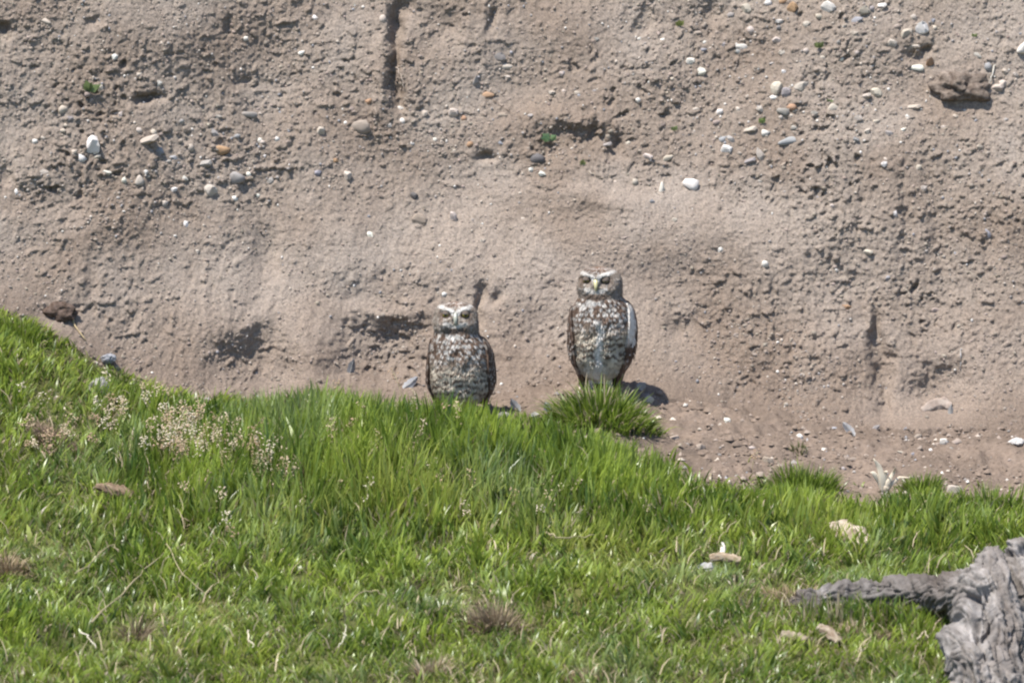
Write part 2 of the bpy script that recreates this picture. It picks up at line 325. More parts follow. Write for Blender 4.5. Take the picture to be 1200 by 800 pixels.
ST = """107 173 11 13 W,95 186 6 6 W,125 202 6 4 W,170 165 15 7 C,187 177 6 6 B,180 156 5 5 C,162 153 6 4 C,258 177 10 7 O,276 209 9 9 G,246 224 9 7 C,162 213 6 7 C,216 210 5 4 W,204 222 5 4 W,251 157 6 6 G,
293 135 9 5 G,304 165 4 5 W,324 164 4 5 W,375 155 6 7 C,287 46 5 4 W,135 67 5 4 W,52 25 8 4 C,74 129 6 7 C,142 136 4 6 C,118 103 6 5 C,186 98 4 4 W,223 174 6 6 C,240 192 7 7 G,275 233 5 4 W,218 263 5 5 W,192 239 5 6 C,
19 226 4 5 W,145 212 4 5 W,317 213 6 5 G,391 189 6 4 O,448 23 6 6 C,424 150 13 11 E,482 168 4 3 W,509 164 4 4 W,531 133 7 6 C,543 139 5 4 O,592 79 9 6 C,570 112 8 4 O,471 142 5 4 W,630 187 8 9 D,623 199 4 4 W,635 204 6 4 W,
550 170 5 5 O,531 256 5 8 C,484 230 5 8 D,407 206 6 7 C,775 223 3 9 W,759 184 8 4 C,781 186 7 4 C,744 214 5 5 C,721 214 5 3 C,432 119 5 4 O,557 95 4 7 G,748 118 4 4 W,491 258 11 7 E,586 67 8 6 G,
874 10 7 7 C,970 9 10 7 W,1031 7 8 5 W,1004 24 9 4 B,1013 12 8 6 C,1081 34 9 10 W,1095 33 4 4 C,1062 40 9 6 C,1045 52 7 6 C,913 25 6 4 W,880 36 6 6 C,869 56 7 5 W,1075 81 8 5 W,1158 79 6 6 B,1168 103 7 7 C,1198 57 7 9 W,
916 62 6 4 C,964 68 5 3 C,985 70 4 4 W,910 105 9 8 C,939 103 11 6 C,921 109 7 6 G,905 115 6 4 W,928 126 6 6 O,975 127 8 5 C,1026 108 8 6 C,1068 126 10 5 C,1063 137 4 3 W,1014 113 7 5 C,896 156 6 5 W,851 176 8 6 W,878 152 8 5 C,
847 164 6 5 B,927 166 15 6 B,1016 154 5 5 C,1003 164 5 4 B,918 132 7 6 G,954 134 5 4 G,810 218 9 9 W,878 189 7 5 G,891 182 5 9 C,822 84 7 5 W,1048 251 5 4 W,1036 193 4 4 W,928 10 7 7 O,916 2 6 5 O,1146 66 7 5 G,1090 73 5 7 O,900 4 5 5 W,
896 310 5 6 W,980 317 3 3 W,992 360 6 5 O,845 293 4 4 W,1097 365 9 4 E,1040 326 3 6 B,1158 275 3 7 B,852 493 5 5 W,937 512 5 4 W,1178 84 5 4 C,1190 88 6 4 C,960 20 6 4 C,1000 40 6 4 C,945 60 5 4 C,890 128 6 4 C,930 150 5 4 G,
590 488 9 6 G,655 497 6 5 C,575 462 6 4 E,760 470 7 5 C,770 490 6 5 C,790 515 7 5 E,820 525 7 4 E,1075 512 6 4 E,1120 520 6 4 E,1000 540 8 5 E,900 540 8 5 E,1120 575 12 7 C,1055 530 5 3 C,880 525 5 3 C,432 275 6 5 W,520 345 4 4 W"""
for row in ST.replace('\n', '').split(','):
    a = row.split(); stone(*[float(v) for v in a[:4]], a[4])
dens = [(920, 80, 130, 80, 74), (180, 170, 130, 50, 44), (600, 130, 160, 90, 24), (1080, 160, 110, 90, 22), (960, 530, 230, 26, 24)]
for cx, cy, sx, sy, n in dens:
    for _ in range(n):
        px, py = random.gauss(cx, sx), random.gauss(cy, sy)
        if not (2 < px < 1198 and 2 < py < 560) or (py > 300 and cy < 300): continue
        r = random.choice([3.0, 3.4, 3.8, 4.2, 5]); stone(px, py, r*random.uniform(.9, 1.4), r*random.uniform(.7, 1), random.choice('WCCCGGEEB'))
# grit: crumbs of stone and clods of earth too small to tell apart
bmu = bmesh.new(); bmesh.ops.create_icosphere(bmu, subdivisions=1, radius=1.0)
IV = np.array([v.co[:] for v in bmu.verts]); IT = np.array([[v.index for v in f.verts] for f in bmu.faces]); bmu.free()
IV0 = np.array([[0, -1, 0], [.95, -.1, .1], [.3, -.15, .95], [-.8, -.1, .6], [-.85, -.15, -.5], [.2, -.1, -1], [.55, -.75, .45], [-.5, -.8, .35], [.1, -.75, -.6], [0, .5, 0]], float)
IT0 = np.array([[0, 6, 7], [0, 7, 8], [0, 8, 6], [6, 1, 2], [6, 2, 7], [7, 2, 3], [7, 3, 4], [7, 4, 8], [8, 4, 5], [8, 5, 1], [8, 1, 6]])
def crumbs(name, pts, rad, cols, parent, up=False):
    n = len(pts); th = rng.uniform(0, 6.28, n); c_, s_ = np.cos(th), np.sin(th); B = IV0[None]*(1+rng.uniform(-.35, .3, (n, len(IV0), 1)))
    X_ = B[..., 0]*c_[:, None]-B[..., 2]*s_[:, None]; Z_ = B[..., 0]*s_[:, None]+B[..., 2]*c_[:, None]; Y_ = B[..., 1]
    V = np.stack([X_*rng.uniform(.8, 1.4, (n, 1)), Z_, -Y_], -1) if up else np.stack([X_*rng.uniform(.8, 1.4, (n, 1)), Y_, Z_], -1)
    V = V*rad[:, None, None]+pts[:, None]; T = (IT0[None]+(np.arange(n)*len(IV0))[:, None, None]).reshape(-1, 3)
    ob(name, mesh_np(name, V.reshape(-1, 3), tris=T, col=np.repeat(cols, len(IV0), 0), smooth=False), M_GRIT, parent=parent, kind='stuff')
def grit(name, pts, rad, cols, parent):
    n = len(pts); V = IV[None]*(1+rng.uniform(-.3, .25, (n, len(IV), 1)))*rad[:, None, None]*rng.uniform(.7, 1.25, (n, 1, 3)) + pts[:, None]
    T = (IT[None] + (np.arange(n)*len(IV))[:, None, None]).reshape(-1, 3)
    ob(name, mesh_np(name, V.reshape(-1, 3), tris=T, col=np.repeat(cols, len(IV), 0)), M_GRIT, parent=parent, kind='stuff')
n = 5200; gxr = rng.uniform(-1.2, 1.2, n); gzr = rng.uniform(-.22, .75, n)
keep = rng.uniform(0, 1, n) < np.clip(0.35+0.9*n2(gxr*3, gzr*3, 130)+0.4*(gzr > .25), 0.08, 1); gxr, gzr = gxr[keep], gzr[keep]
pal = np.array([PAL[k] for k in 'WCCEEEEEEGGEEBE']); ci = rng.integers(0, len(pal), len(gxr))
grit('grit', np.stack([gxr, wy(gxr, gzr), gzr], -1), rng.uniform(.0016, .0040, len(gxr)), pal[ci]*rng.uniform(.8, 1.1, (len(gxr), 1)), bank)
n = 42000; gxr = rng.uniform(-1.25, 1.25, n); gzr = rng.uniform(-.30, .76, n); rg = bil(BR, BX, BZ, gxr, gzr)
keep = rng.uniform(0, 1, n) < np.clip(.16+.5*rg+.5*n2(gxr*7, gzr*7, 133), .14, 1); gxr, gzr, rg = gxr[keep], gzr[keep], rg[keep]; k = len(gxr)
crumbs('earth_crumbs', np.stack([gxr, wy(gxr, gzr)+.0005, gzr], -1), np.clip(rng.lognormal(-6.25, .38, k), .0011, .0056), np.array([.38, .31, .255])*rng.uniform(.75, 1.2, (k, 1))*rng.uniform(.97, 1.03, (k, 3)), bank)
n = 16000; a = rng.uniform(-1.2, 1.2, n); b = rng.uniform(-.3, .42, n); zz = gz(a, b); Pp = np.stack([a, b, zz], -1)
keep = (grassy(Pp) < .6) & (rng.uniform(0, 1, n) < np.clip(.5+.9*n2(a*5, b*5, 131), .15, 1)); Pp = Pp[keep]; ci = rng.integers(0, len(pal), len(Pp))
crumbs('soil_crumbs', Pp, np.clip(rng.lognormal(-5.9, .5, len(Pp)), .0012, .012), np.where(rng.uniform(0, 1, (len(Pp), 1)) < .8, soil*0.95, pal[ci])*rng.uniform(.75, 1.1, (len(Pp), 1)), ground, up=True)

# ================================================================ GRASS
def blades(roots, h, az, lean, wd, cb, ct, seg=3, tw=None):
    n = len(roots); k = seg+1; t = np.linspace(0, 1, k)
    dx = np.cos(az); dy = np.sin(az)
    bend = lean[:, None]*(t**1.7)[None]
    rise = np.sqrt(np.clip(1-np.clip(lean, 0, .97)[:, None]**2*(t**1.4)[None], .03, 1))*t[None]
    c = np.stack([roots[:, 0:1]+dx[:, None]*bend*h[:, None], roots[:, 1:2]+dy[:, None]*bend*h[:, None], roots[:, 2:3]+rise*h[:, None]], -1)
    wa = rng.uniform(0, np.pi, n); wv = np.stack([np.cos(wa), np.sin(wa), np.zeros(n)], -1)
    prof = (1-t**2.2)*0.5
    L = c - wv[:, None]*(wd[:, None]*prof[None])[..., None]; R = c + wv[:, None]*(wd[:, None]*prof[None])[..., None]
    V = np.concatenate([np.stack([L[:, :-1], R[:, :-1]], 2).reshape(n, -1, 3), c[:, -1:]], 1)
    m = 2*seg+1; base = (np.arange(n)*m)[:, None]
    q = np.concatenate([(base+np.array([2*i, 2*i+1, 2*i+3, 2*i+2]))[:, None] for i in range(seg-1)], 1).reshape(-1, 4)
    tr = base+np.array([2*(seg-1), 2*(seg-1)+1, 2*seg])
    tc = np.concatenate([np.repeat(t[:-1], 2), [1]])[None, :, None]
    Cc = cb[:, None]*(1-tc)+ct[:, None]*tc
    return V.reshape(-1, 3), q, tr, Cc.reshape(-1, 3)
def grass_height(P):
    px, py = project(P)
    tall = np.exp(-(((px-430)/260)**2 + ((py-560)/75)**2)**1.3) + 0.5*np.exp(-((px-720)/120)**2-((py-590)/45)**2) + 0.35*np.exp(-((px-1000)/180)**2-((py-615)/30)**2)
    x, y = P[:, 0], P[:, 1]
    h = 0.036 + 0.092*np.clip(tall, 0, 1) + 0.016*n2(x*6, y*4, 140) + 0.010*n2(x*16, y*12, 141)
    h = h*(0.75+0.25*sm(0, 30, py-np.interp(px, EDGE[:, 0], EDGE[:, 1])))
    return np.clip(h, 0.014, .15)
G0 = np.array([.085, .165, .022]); G1 = np.array([.43, .56, .085]); G2 = np.array([.52, .56, .14]); GB = np.array([.36, .45, .22]); STR = np.array([.66, .55, .36])
def grass_cols(P, h):
    n = len(P); x, y = P[:, 0], P[:, 1]
    a = np.clip(.5+.55*n2(x*7, y*5, 150)+rng.normal(0, .28, n), 0, 1)[:, None]
    c = G0+(G1-G0)*a
    b = np.clip(n2(x*3.1, y*2.5, 152)+rng.normal(0, .25, n)-.15, 0, 1)[:, None]; c = c+(GB*1.15-c)*b*.8
    y2 = np.clip(.9*n2(x*2.3, y*2.0, 153)+rng.normal(0, .3, n)-.3, 0, 1)[:, None]; c = c+(G2-c)*y2
    px, py = project(P)
    dp = .11+.35*np.exp(-((px-560)/50)**2-((py-712)/45)**2)+.35*np.exp(-((px-900)/70)**2-((py-690)/40)**2)+.30*np.exp(-((px-1010)/90)**2-((py-745)/40)**2)+.22*np.exp(-((px-40)/70)**2-((py-500)/40)**2)+.12*sm(740, 800, py)+.12*np.exp(-((px-100)/120)**2-((py-600)/60)**2)
    dp = dp+.10*np.clip(n2(x*8, y*8, 155)-.1, 0, 1)
    dry = (rng.uniform(0, 1, n) < dp)[:, None]
    c = np.where(dry, STR*rng.uniform(.55, 1.05, (n, 1)), c)
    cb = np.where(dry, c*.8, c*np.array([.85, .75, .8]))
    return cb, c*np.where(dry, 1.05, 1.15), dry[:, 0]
def scatter(n, x0, x1, y0, y1):
    P = np.stack([rng.uniform(x0, x1, n), rng.uniform(y0, y1, n), np.zeros(n)], -1); P[:, 2] = gz(P[:, 0], P[:, 1]); return P
def meadow(name, n, box, wmul, hmul=1.0, seg=3):
    P = scatter(n, *box); g = grassy(P, 9); cl = .66+.75*n2(P[:, 0]*13, P[:, 1]*11, 160)
    lpx, lpy = project(P); wl = ~((lpx > 1112) & (lpx < 1330) & (lpy > 738) & (lpy < 905)) & (P[:, 1] < wy(P[:, 0], P[:, 2]+.005)-0.005)
    P = P[(rng.uniform(0, 1, len(P)) < g*np.clip(cl, .12, 1)) & wl]; n = len(P)
    h = grass_height(P)*rng.uniform(.55, 1.25, n)*hmul
    ang = 2.6*n2(P[:, 0]*5, P[:, 1]*5, 161)+5.2*n2(P[:, 0]*17, P[:, 1]*17, 162)+rng.normal(0, .7, n)-.5
    short = 1-sm(.03, .075, h)
    lean = np.clip(.10+.24*np.abs(rng.normal(0, 1, n))+.36*short, .04, .95)
    cb, ct, dry = grass_cols(P, h); lean = np.where(dry, np.clip(lean+.25, 0, .95), lean); h = np.where(dry, h*.8, h)
    P[:, 2] -= .003
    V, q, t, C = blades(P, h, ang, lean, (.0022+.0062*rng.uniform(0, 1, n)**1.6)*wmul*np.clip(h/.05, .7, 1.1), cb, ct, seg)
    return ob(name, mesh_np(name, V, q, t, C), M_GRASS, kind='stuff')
g = meadow('meadow_grass', 190000, (-1.25, 1.25, -2.15, .30), 1.0)
g['label'] = 'lush green grass covering the slope in front of the bank'; g['category'] = 'grass'
g = meadow('outlying_grass', 60000, (-2.3, 2.3, -3.2, .30), 1.8)
g['label'] = 'looser green grass growing further out on the slope'; g['category'] = 'grass'

def tuft(name, px, py, n, r, hh, label, cols=None, dryp=.06, flat=1.0, leanm=.55, wd=(.002, .004), cat='grass tuft', group=None, mound=0.0):
    c = on_ground(px, py); a = rng.uniform(0, 2*np.pi, n); rr = np.sqrt(rng.uniform(0, 1, n))*r*(1+.45*n2(np.cos(a)*1.7+px, np.sin(a)*1.7, 165))
    P = np.stack([c.x+np.cos(a)*rr, c.y+np.sin(a)*rr*flat, np.zeros(n)], -1); P[:, 2] = gz(P[:, 0], P[:, 1])+mound*(1-(rr/r)**2)-.003
    h = hh*rng.uniform(.4, 1.15, n)*(1-.45*np.clip(rr/r, 0, 1)**2)*(1+.5*n2(P[:, 0]*28, P[:, 1]*28, 166)); lean = np.clip(rr/r*leanm+rng.normal(.1, .15, n), .02, .93)
    if cols is None:
        k = rng.uniform(0, 1, (n, 1)); C = G0*.8+(G1*.85-G0*.8)*k; d = rng.uniform(0, 1, (n, 1)) < dryp; C = np.where(d, STR*.9, C)
    else:
        k = rng.uniform(0, 1, (n, 1)); C = np.array(cols[0])*(1-k)+np.array(cols[1])*k
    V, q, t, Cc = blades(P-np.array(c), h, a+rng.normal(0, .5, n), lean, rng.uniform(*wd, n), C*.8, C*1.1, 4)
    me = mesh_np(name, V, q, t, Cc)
    if mound:
        pk = Pack(); pk.add(V, q, t, Cc); th = np.linspace(0, 2*np.pi, 24, endpoint=False); rs = np.linspace(0.02, 1.15, 10)
        R_, T_ = np.meshgrid(rs, th, indexing='ij'); xx = np.cos(T_)*R_*r; yy = np.sin(T_)*R_*r*flat
        zz = gz(c.x+xx, c.y+yy)-c.z+mound*(1-R_**2)-.006
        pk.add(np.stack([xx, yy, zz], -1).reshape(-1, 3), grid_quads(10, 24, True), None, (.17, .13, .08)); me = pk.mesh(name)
    return ob(name, me, M_GRASS, loc=c, label=label, cat=cat, group=group)
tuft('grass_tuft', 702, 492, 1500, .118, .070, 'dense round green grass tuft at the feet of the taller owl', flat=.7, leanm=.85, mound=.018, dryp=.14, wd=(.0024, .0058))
tuft('grass_tuft', 628, 498, 420, .075, .032, 'low sparse grass between the two owls', dryp=.2, flat=.7)
tuft('grass_tuft', 940, 574, 900, .075, .070, 'green grass tuft at the edge of the bare soil, left of the white husk', flat=.6)
tuft('grass_tuft', 1080, 578, 420, .045, .050, 'small dark green tuft just right of the white husk', flat=.6)
tuft('grass_tuft', 1160, 600, 900, .12, .055, 'broad green tuft on the soil edge near the right border', flat=.5)
tuft('grass_tuft', 937, 530, 60, .018, .028, 'tiny pale sprig of grass growing in the bare soil', cols=((.2, .22, .09), (.3, .3, .14)))
tuft('grass_tuft', 1111, 489, 30, .010, .016, 'tiny yellow green sprout below the curved wood chunk', cols=((.2, .25, .05), (.3, .3, .1)))
tuft('grass_tuft', 22, 392, 500, .07, .045, 'grass tuft at the far left foot of the bank', flat=.6)
D1, D2 = (.30, .20, .11), (.55, .44, .28); D3, D4 = (.17, .115, .08), (.40, .30, .20)
for px, py, n, r, hh, lab, cc in [
  (10, 348, 120, .035, .030, 'dry straw tuft at the foot of the bank, far left edge', (D1, D2)),
  (8, 672, 260, .035, .045, 'bleached dead grass clump at the left border', (D1, D2)),
  (60, 520, 420, .060, .032, 'brown matted dead grass patch below the grey stone on the left', (D3, D4)),
  (580, 735, 520, .055, .045, 'withered brown grass clump in the middle of the lawn', (D3, D2)),
  (505, 792, 240, .040, .035, 'pale straw clump at the bottom edge', (D1, (.7, .58, .42))),
  (160, 752, 170, .022, .050, 'narrow brown withered tuft in the lower left lawn', (D3, D2)),
  (930, 705, 480, .075, .026, 'dried grass patch left of the log arm', (D1, D2)),
  (1000, 748, 420, .075, .022, 'dried grass patch below the log arm', (D3, D2)),
  (490, 690, 120, .025, .030, 'small brown withered tuft left of the clump in the lawn', (D3, D4)),
  (690, 795, 200, .04, .022, 'thin straw patch right of the pale clump at the bottom edge', (D1, D2)),
  (770, 755, 120, .03, .022, 'thin brown patch in the lower right lawn', (D3, D2))]:
    o = tuft('dead_grass_tuft', px, py, int(n*1.5), r*1.1, hh*1.35, lab, cols=cc, leanm=.95, flat=.8, wd=(.0016, .0032), cat='dead grass', group='dead grass clumps in the lawn'); o.data.materials[0] = M_STRAW

n = 3600; P = scatter(n, -1.25, 1.25, -2.1, .12); px_, py_ = project(P)
k = (grassy(P) > .7) & (rng.uniform(0, 1, n) < np.clip(.28+.8*n2(P[:, 0]*4, P[:, 1]*4, 168)+.4*(py_ > 700), .05, 1)*np.where((px_ > 230) & (px_ < 760) & (py_ < 640), .2, 1)); P = P[k]; n = len(P)
hg = grass_height(P); P[:, 2] += hg*rng.uniform(.25, .75, n); Cs = np.array([.60, .49, .32])*rng.uniform(.6, 1.2, (n, 1))*np.array([1, 1, 1])
V, q, t, C = blades(P, rng.uniform(.018, .06, n), rng.uniform(0, 6.28, n), rng.uniform(.6, .97, n), rng.uniform(.0012, .0034, n), Cs*.85, Cs, 3)
o = ob('straw_litter', mesh_np('straw_litter', V, q, t, C), M_STRAW, kind='stuff'); o['label'] = 'bleached straw scattered through the short grass'; o['category'] = 'straw'
# flowering grass: thin stems with beige seed heads
def seed_stems(name, spots, label):
    pk = Pack(); R = random.Random(3)
    for (cx, cy, sx, sy, n, hh) in spots:
        for _ in range(n):
            c = on_ground(R.gauss(cx, sx), R.gauss(cy, sy)); h = hh*R.uniform(.7, 1.15); az = R.uniform(0, 6.28); ln = R.uniform(.1, .5)*h
            pts = [(c.x+math.cos(az)*ln*s*s, c.y+math.sin(az)*ln*s*s, c.z+h*s) for s in np.linspace(0, 1, 5)]
            pk.add(*tube_np(pts, np.linspace(.0007, .0005, 5), 4), (.42, .38, .20))
            cc = np.array(R.choice([(.80, .62, .42), (.92, .76, .55), (.66, .46, .31), (.98, .86, .66)]))
            for k in range(R.randint(12, 22)):
                s = R.uniform(.62, 1.0); b = np.array(pts[-1])*0+np.array([np.interp(s, np.linspace(0, 1, 5), [p[i] for p in pts]) for i in range(3)])
                a2 = R.uniform(0, 6.28); l = R.uniform(.004, .014)*(1.25-s*.5); e = b+np.array([math.cos(a2)*l, math.sin(a2)*l, R.uniform(-.004, .008)])
                d = np.array([R.uniform(-1, 1), R.uniform(-1, 1), R.uniform(-.5, 1)]); d = d/np.linalg.norm(d)*R.uniform(.0022, .0042)
                pk.add(*tube_np([e-d, e, e+d], [.0004, R.uniform(.0010, .0017), .0004], 4), cc*R.uniform(.8, 1.15))
    o = ob(name, pk.mesh(name), M_STRAW, kind='stuff'); o['label'] = label; o['category'] = 'grass'
seed_stems('seeding_grass', [(225, 548, 26, 14, 60, .10), (285, 560, 22, 10, 46, .09), (318, 585, 14, 10, 20, .085), (60, 520, 30, 15, 16, .05), (150, 500, 40, 12, 16, .06), (400, 540, 30, 22, 12, .10),
   (470, 560, 60, 30, 14, .10), (640, 600, 30, 20, 9, .075), (560, 600, 60, 20, 8, .08), (280, 610, 60, 30, 10, .07), (800, 600, 80, 20, 6, .05)], 'beige flowering grass heads above the tall green grass')

# loose dry stalks lying on the grass, each a thing
def stalk(pts, r, label, col=(.46, .39, .24), lift=.032, group='dry stalks lying in the grass', name='dry_stalk', mode='ground', m=None, cat='stalk'):
    W = []
    for i, (a, b) in enumerate(pts):
        if mode == 'ground': p = on_ground(a, b+lift/S*0.9); p.z += lift
        else: p, wt = hit(a, b); p = p+(wall_normal(p) if wt == 'bank' else Vector((0, 0, 1)))*(r+.003)
        W.append(p)
    W = np.array([tuple(p) for p in W]); t = np.linspace(0, 1, len(W)); tt = np.linspace(0, 1, len(W)*3)
    W = np.stack([np.interp(tt, t, W[:, i]) for i in range(3)], -1); W[1:-1] = (W[:-2]+2*W[1:-1]+W[2:])/4; W[1:-1] += rng.normal(0, .0018, W[1:-1].shape)
    c = W[0].copy(); V, q, tr = tube_np(W-c, np.linspace(r*.8, r*.4, len(W))*(1+.3*np.sin(tt*17+pts[0][0])), 6); pk = Pack(); pk.add(V, q, tr, col)
    return ob(name, pk.mesh(name), m or M_STRAW, loc=Vector(c), label=label, cat=cat, group=group)
stalk([(108, 732), (150, 690), (172, 668), (192, 650)], .0022, 'long straight dry stalk slanting up in the lower left lawn')
stalk([(195, 640), (215, 675), (240, 698)], .0017, 'bent pale stalk slanting down beside the long straight stalk')
stalk([(88, 675), (112, 657), (132, 640), (140, 648)], .0016, 'crooked pale stalk left of the long straight stalk')
stalk([(95, 744), (104, 750), (112, 762)], .0024, 'short thick white stalk near the bottom left', (.75, .68, .55))
stalk([(640, 626), (655, 634), (675, 631), (697, 629)], .0022, 'forked pale stalk lying level in the middle lawn')
stalk([(642, 622), (652, 614), (664, 606)], .0016, 'thin pale stalk rising from the forked stalk in the middle lawn')
stalk([(406, 712), (420, 697), (440, 695), (452, 702)], .0018, 'arched pale stalk in the lower centre lawn')
stalk([(398, 758), (405, 748), (404, 735)], .0024, 'curled white stalk at lower centre, below the arched stalk', (.72, .68, .5))
stalk([(438, 597), (455, 595), (474, 592)], .0014, 'level dry stalk in the tall grass at centre')
stalk([(1075, 752), (1082, 742), (1088, 750)], .0022, 'small curled straw left of the log trunk', (.7, .6, .42))
stalk([(291, 742), (292, 752), (296, 762)], .0026, 'upright white blade of straw in the lower lawn', (.75, .68, .5))
stalk([(82, 372), (88, 386), (100, 402)], .0028, 'straw coloured stick leaning at the left foot of the bank', (.60, .47, .27), mode='any')
stalk([(690, 201), (700, 209), (708, 212)], .0016, 'pale root end on the ledge above the taller owl', (.62, .52, .42), mode='any', group='rootlets in the bank')
stalk([(464, 80), (472, 90), (476, 104)], .0014, 'pale rootlet beside the dark crack at top', (.6, .5, .42), mode='any', group='rootlets in the bank')
stalk([(1166, 77), (1162, 89), (1159, 99)], .0024, 'white stick standing right of the dark clod', (.78, .72, .62), mode='any', group='rootlets in the bank')
stalk([(1091, 288), (1096, 297), (1100, 305)], .0012, 'thin pale straw on the bank, upper of three at right', (.62, .54, .44), mode='any', group='rootlets in the bank')
stalk([(1112, 303), (1128, 314), (1142, 324), (1158, 332)], .0011, 'long thin straw slanting on the right of the bank', (.58, .50, .40), mode='any', group='rootlets in the bank')
stalk([(1058, 338), (1063, 343), (1068, 348)], .0014, 'short pale straw on the bank left of the long straw', (.66, .58, .46), mode='any', group='rootlets in the bank')
stalk([(1127, 410), (1127, 420), (1126, 432)], .0020, 'short white rootlet low on the right of the bank', (.70, .66, .62), mode='any', group='rootlets in the bank')
stalk([(1059, 82), (1066, 70), (1073, 58)], .0012, 'thin slanting straw left of the dark clod', (.55, .45, .34), mode='any', group='rootlets in the bank')
stalk([(570, 112), (585, 124), (600, 134), (612, 142)], .0010, 'thin brown trailing stem above the ledge', (.33, .24, .18), mode='any', group='rootlets in the bank')
stalk([(672, 180), (685, 176), (700, 165)], .0009, 'thin dark twig under the ledge', (.25, .2, .15), mode='any', group='rootlets in the bank')

# ================================================================ SMALL PLANTS ON THE BANK
def leaf_plant(px, py, n, size, label, col, up=.6, name='wild_seedling'):
    p, _ = hit(px, py); nrm = wall_normal(p); pk = Pack(); R = random.Random(int(px))
    for k in range(n):
        size_ = size*1.35; d = (nrm*.5+Vector((R.uniform(-.8, .8), 0, R.uniform(.1, 1.0)*up+.2))).normalized(); side = d.cross(Vector((0, -1, .4))).normalized(); l = size_*R.uniform(.6, 1.1); wd = l*R.uniform(.18, .34)
        b = nrm*.001
        V = [tuple(b), tuple(b+d*l*.45-side*wd), tuple(b+d*l*.5+nrm*wd*.35), tuple(b+d*l*.45+side*wd), tuple(b+d*l+Vector((0, 0, -l*.12)))]
        pk.add(V, np.array([[0, 1, 4, 2], [0, 2, 4, 3]]), None, np.array(col)*1.7*R.uniform(.75, 1.2))
    return ob(name, pk.mesh(name), M_LEAF, loc=p, label=label, cat='plant', group='seedlings on the bank')
leaf_plant(104, 108, 8, .028, 'little green seedling on the bank at upper left', (.13, .17, .07))
leaf_plant(645, 165, 4, .026, 'pale green leafed seedling under the ledge at centre', (.22, .33, .16))
leaf_plant(682, 194, 7, .014, 'low yellowish weed on the ledge right of the pale seedling', (.20, .22, .09))
leaf_plant(796, 32, 7, .016, 'olive sprig near the top of the bank, right of centre', (.20, .22, .07))
leaf_plant(960, 57, 9, .017, 'small green moss like sprig among the upper stones', (.18, .22, .09))
leaf_plant(893, 145, 8, .014, 'thin green sprig above the white stones at upper right', (.20, .26, .09))
leaf_plant(972, 121, 6, .011, 'tiny green sprig by the stones right of the orange pebble', (.19, .23, .10))
leaf_plant(1142, 44, 6, .011, 'tiny green sprig near the top right corner', (.22, .27, .10))
leaf_plant(790, 154, 5, .012, 'tiny green sprig on the bank above the row of white stones', (.2, .24, .1))

# ================================================================ EARTH CLODS
def lump(name, px, py, rx, ry, ry_d, label, col, cat, seed, out=.3, rough=.3, m=None, place=None, group=None):
    p, wt = hit(px, py); n = wall_normal(p) if wt == 'bank' else ground_normal(p)
    bm = bmesh.new(); bmesh.ops.create_icosphere(bm, subdivisions=5, radius=1.0); off = Vector((seed*7.1, seed*3.3, 1.7))
    V = []
    for v in bm.verts:
        c = v.co.copy(); k = 1+rough*mnoise.noise(c*1.3+off)+rough*.5*mnoise.noise(c*3+off)+rough*.35*abs(mnoise.noise(c*5.5+off))-rough*.12*abs(mnoise.noise(c*11+off)); c *= k
        V.append((c.x*rx*S, c.y*ry_d*S, c.z*ry*S))
    T = np.array([[v.index for v in f.verts] for f in bm.faces]); bm.free(); V = np.array(V)
    t = np.clip(.5+.8*fbm(V[:, 0]*90+seed, V[:, 2]*90, 3, seed), 0, 1)[:, None]; C = np.array(col[0])*(1-t)+np.array(col[1])*t
    return ob(name, mesh_np(name, V, tris=T, col=C), m or M_EARTH, loc=p+n*ry_d*S*out, label=label, cat=cat, group=group)
lump('earth_clod', 1124, 104, 29, 19, 24, 'dark brown clod jutting from the bank at upper right', ((.17, .13, .105), (.33, .265, .215)), 'clod', 3, out=-.15, rough=.55)
lump('earth_clod', 66, 368, 22, 12, 14, 'dark clod at the left foot of the bank behind the grass', ((.12, .085, .065), (.22, .16, .13)), 'clod', 5, out=.1, rough=.4)
o = lump('field_stone', 113, 465, 12, 15, 12, 'grey speckled stone with a white top standing in the left grass', ((.25, .24, .23), (.55, .52, .48)), 'stone', 8, out=.6)
o = lump('field_stone', 125, 424, 9, 6, 7, 'small pale grey stone half hidden in grass at left', ((.33, .33, .36), (.5, .5, .52)), 'stone', 9, out=.9)
lump('field_stone', 1192, 520, 10, 5, 8, 'flat white stone on bare soil at the right border', ((.68, .64, .6), (.85, .8, .75)), 'stone', 10, out=.3)

# curved chunk of old wood on the bare soil
def chunk(name, pts, rad, label, col, cat, flat=.42, mode='any', lift=0.0, seed=1, groove=.28, m=None):
    W = []
    for (a, b) in pts:
        p = hit(a, b)[0]; p.z += lift; W.append(tuple(p))
    W = np.array(W); t = np.linspace(0, 1, len(W)); tt = np.linspace(0, 1, 24); W = np.stack([np.interp(tt, t, W[:, i]) for i in range(3)], -1)
    for _ in range(3): W[1:-1] = (W[:-2]+2*W[1:-1]+W[2:])/4
    W[:, 1] = W[:, 1].mean()*.6+W[:, 1]*.4
    rd = np.interp(tt, t, rad)*S; V, q, tr = tube_np(W, rd, 18, flat); seg = 18
    k = np.repeat(np.arange(24), seg); th = np.tile(np.arange(seg), 24); cen = W[k]
    g = 1+groove*n2(th*.9+seed*10, k*.22, seed)*1.6+groove*n2(th*2.1, k*.7, seed+3); V[:24*seg] = cen+(V[:24*seg]-cen)*g[:, None]
    tcol = np.clip(.45+.9*n2(th*1.3+seed, k*.16, seed+5)+.5*n2(th*3., k*.5, seed+6), 0, 1)[:, None]; C = np.array(col[0])*(1-tcol)+np.array(col[1])*tcol; C = np.vstack([C, C[:1], C[-1:]])
    c = W[0].copy(); pk = Pack(); pk.add(V-c, q, tr, C)
    return ob(name, pk.mesh(name), m or M_WOOD, loc=Vector(c), label=label, cat=cat)
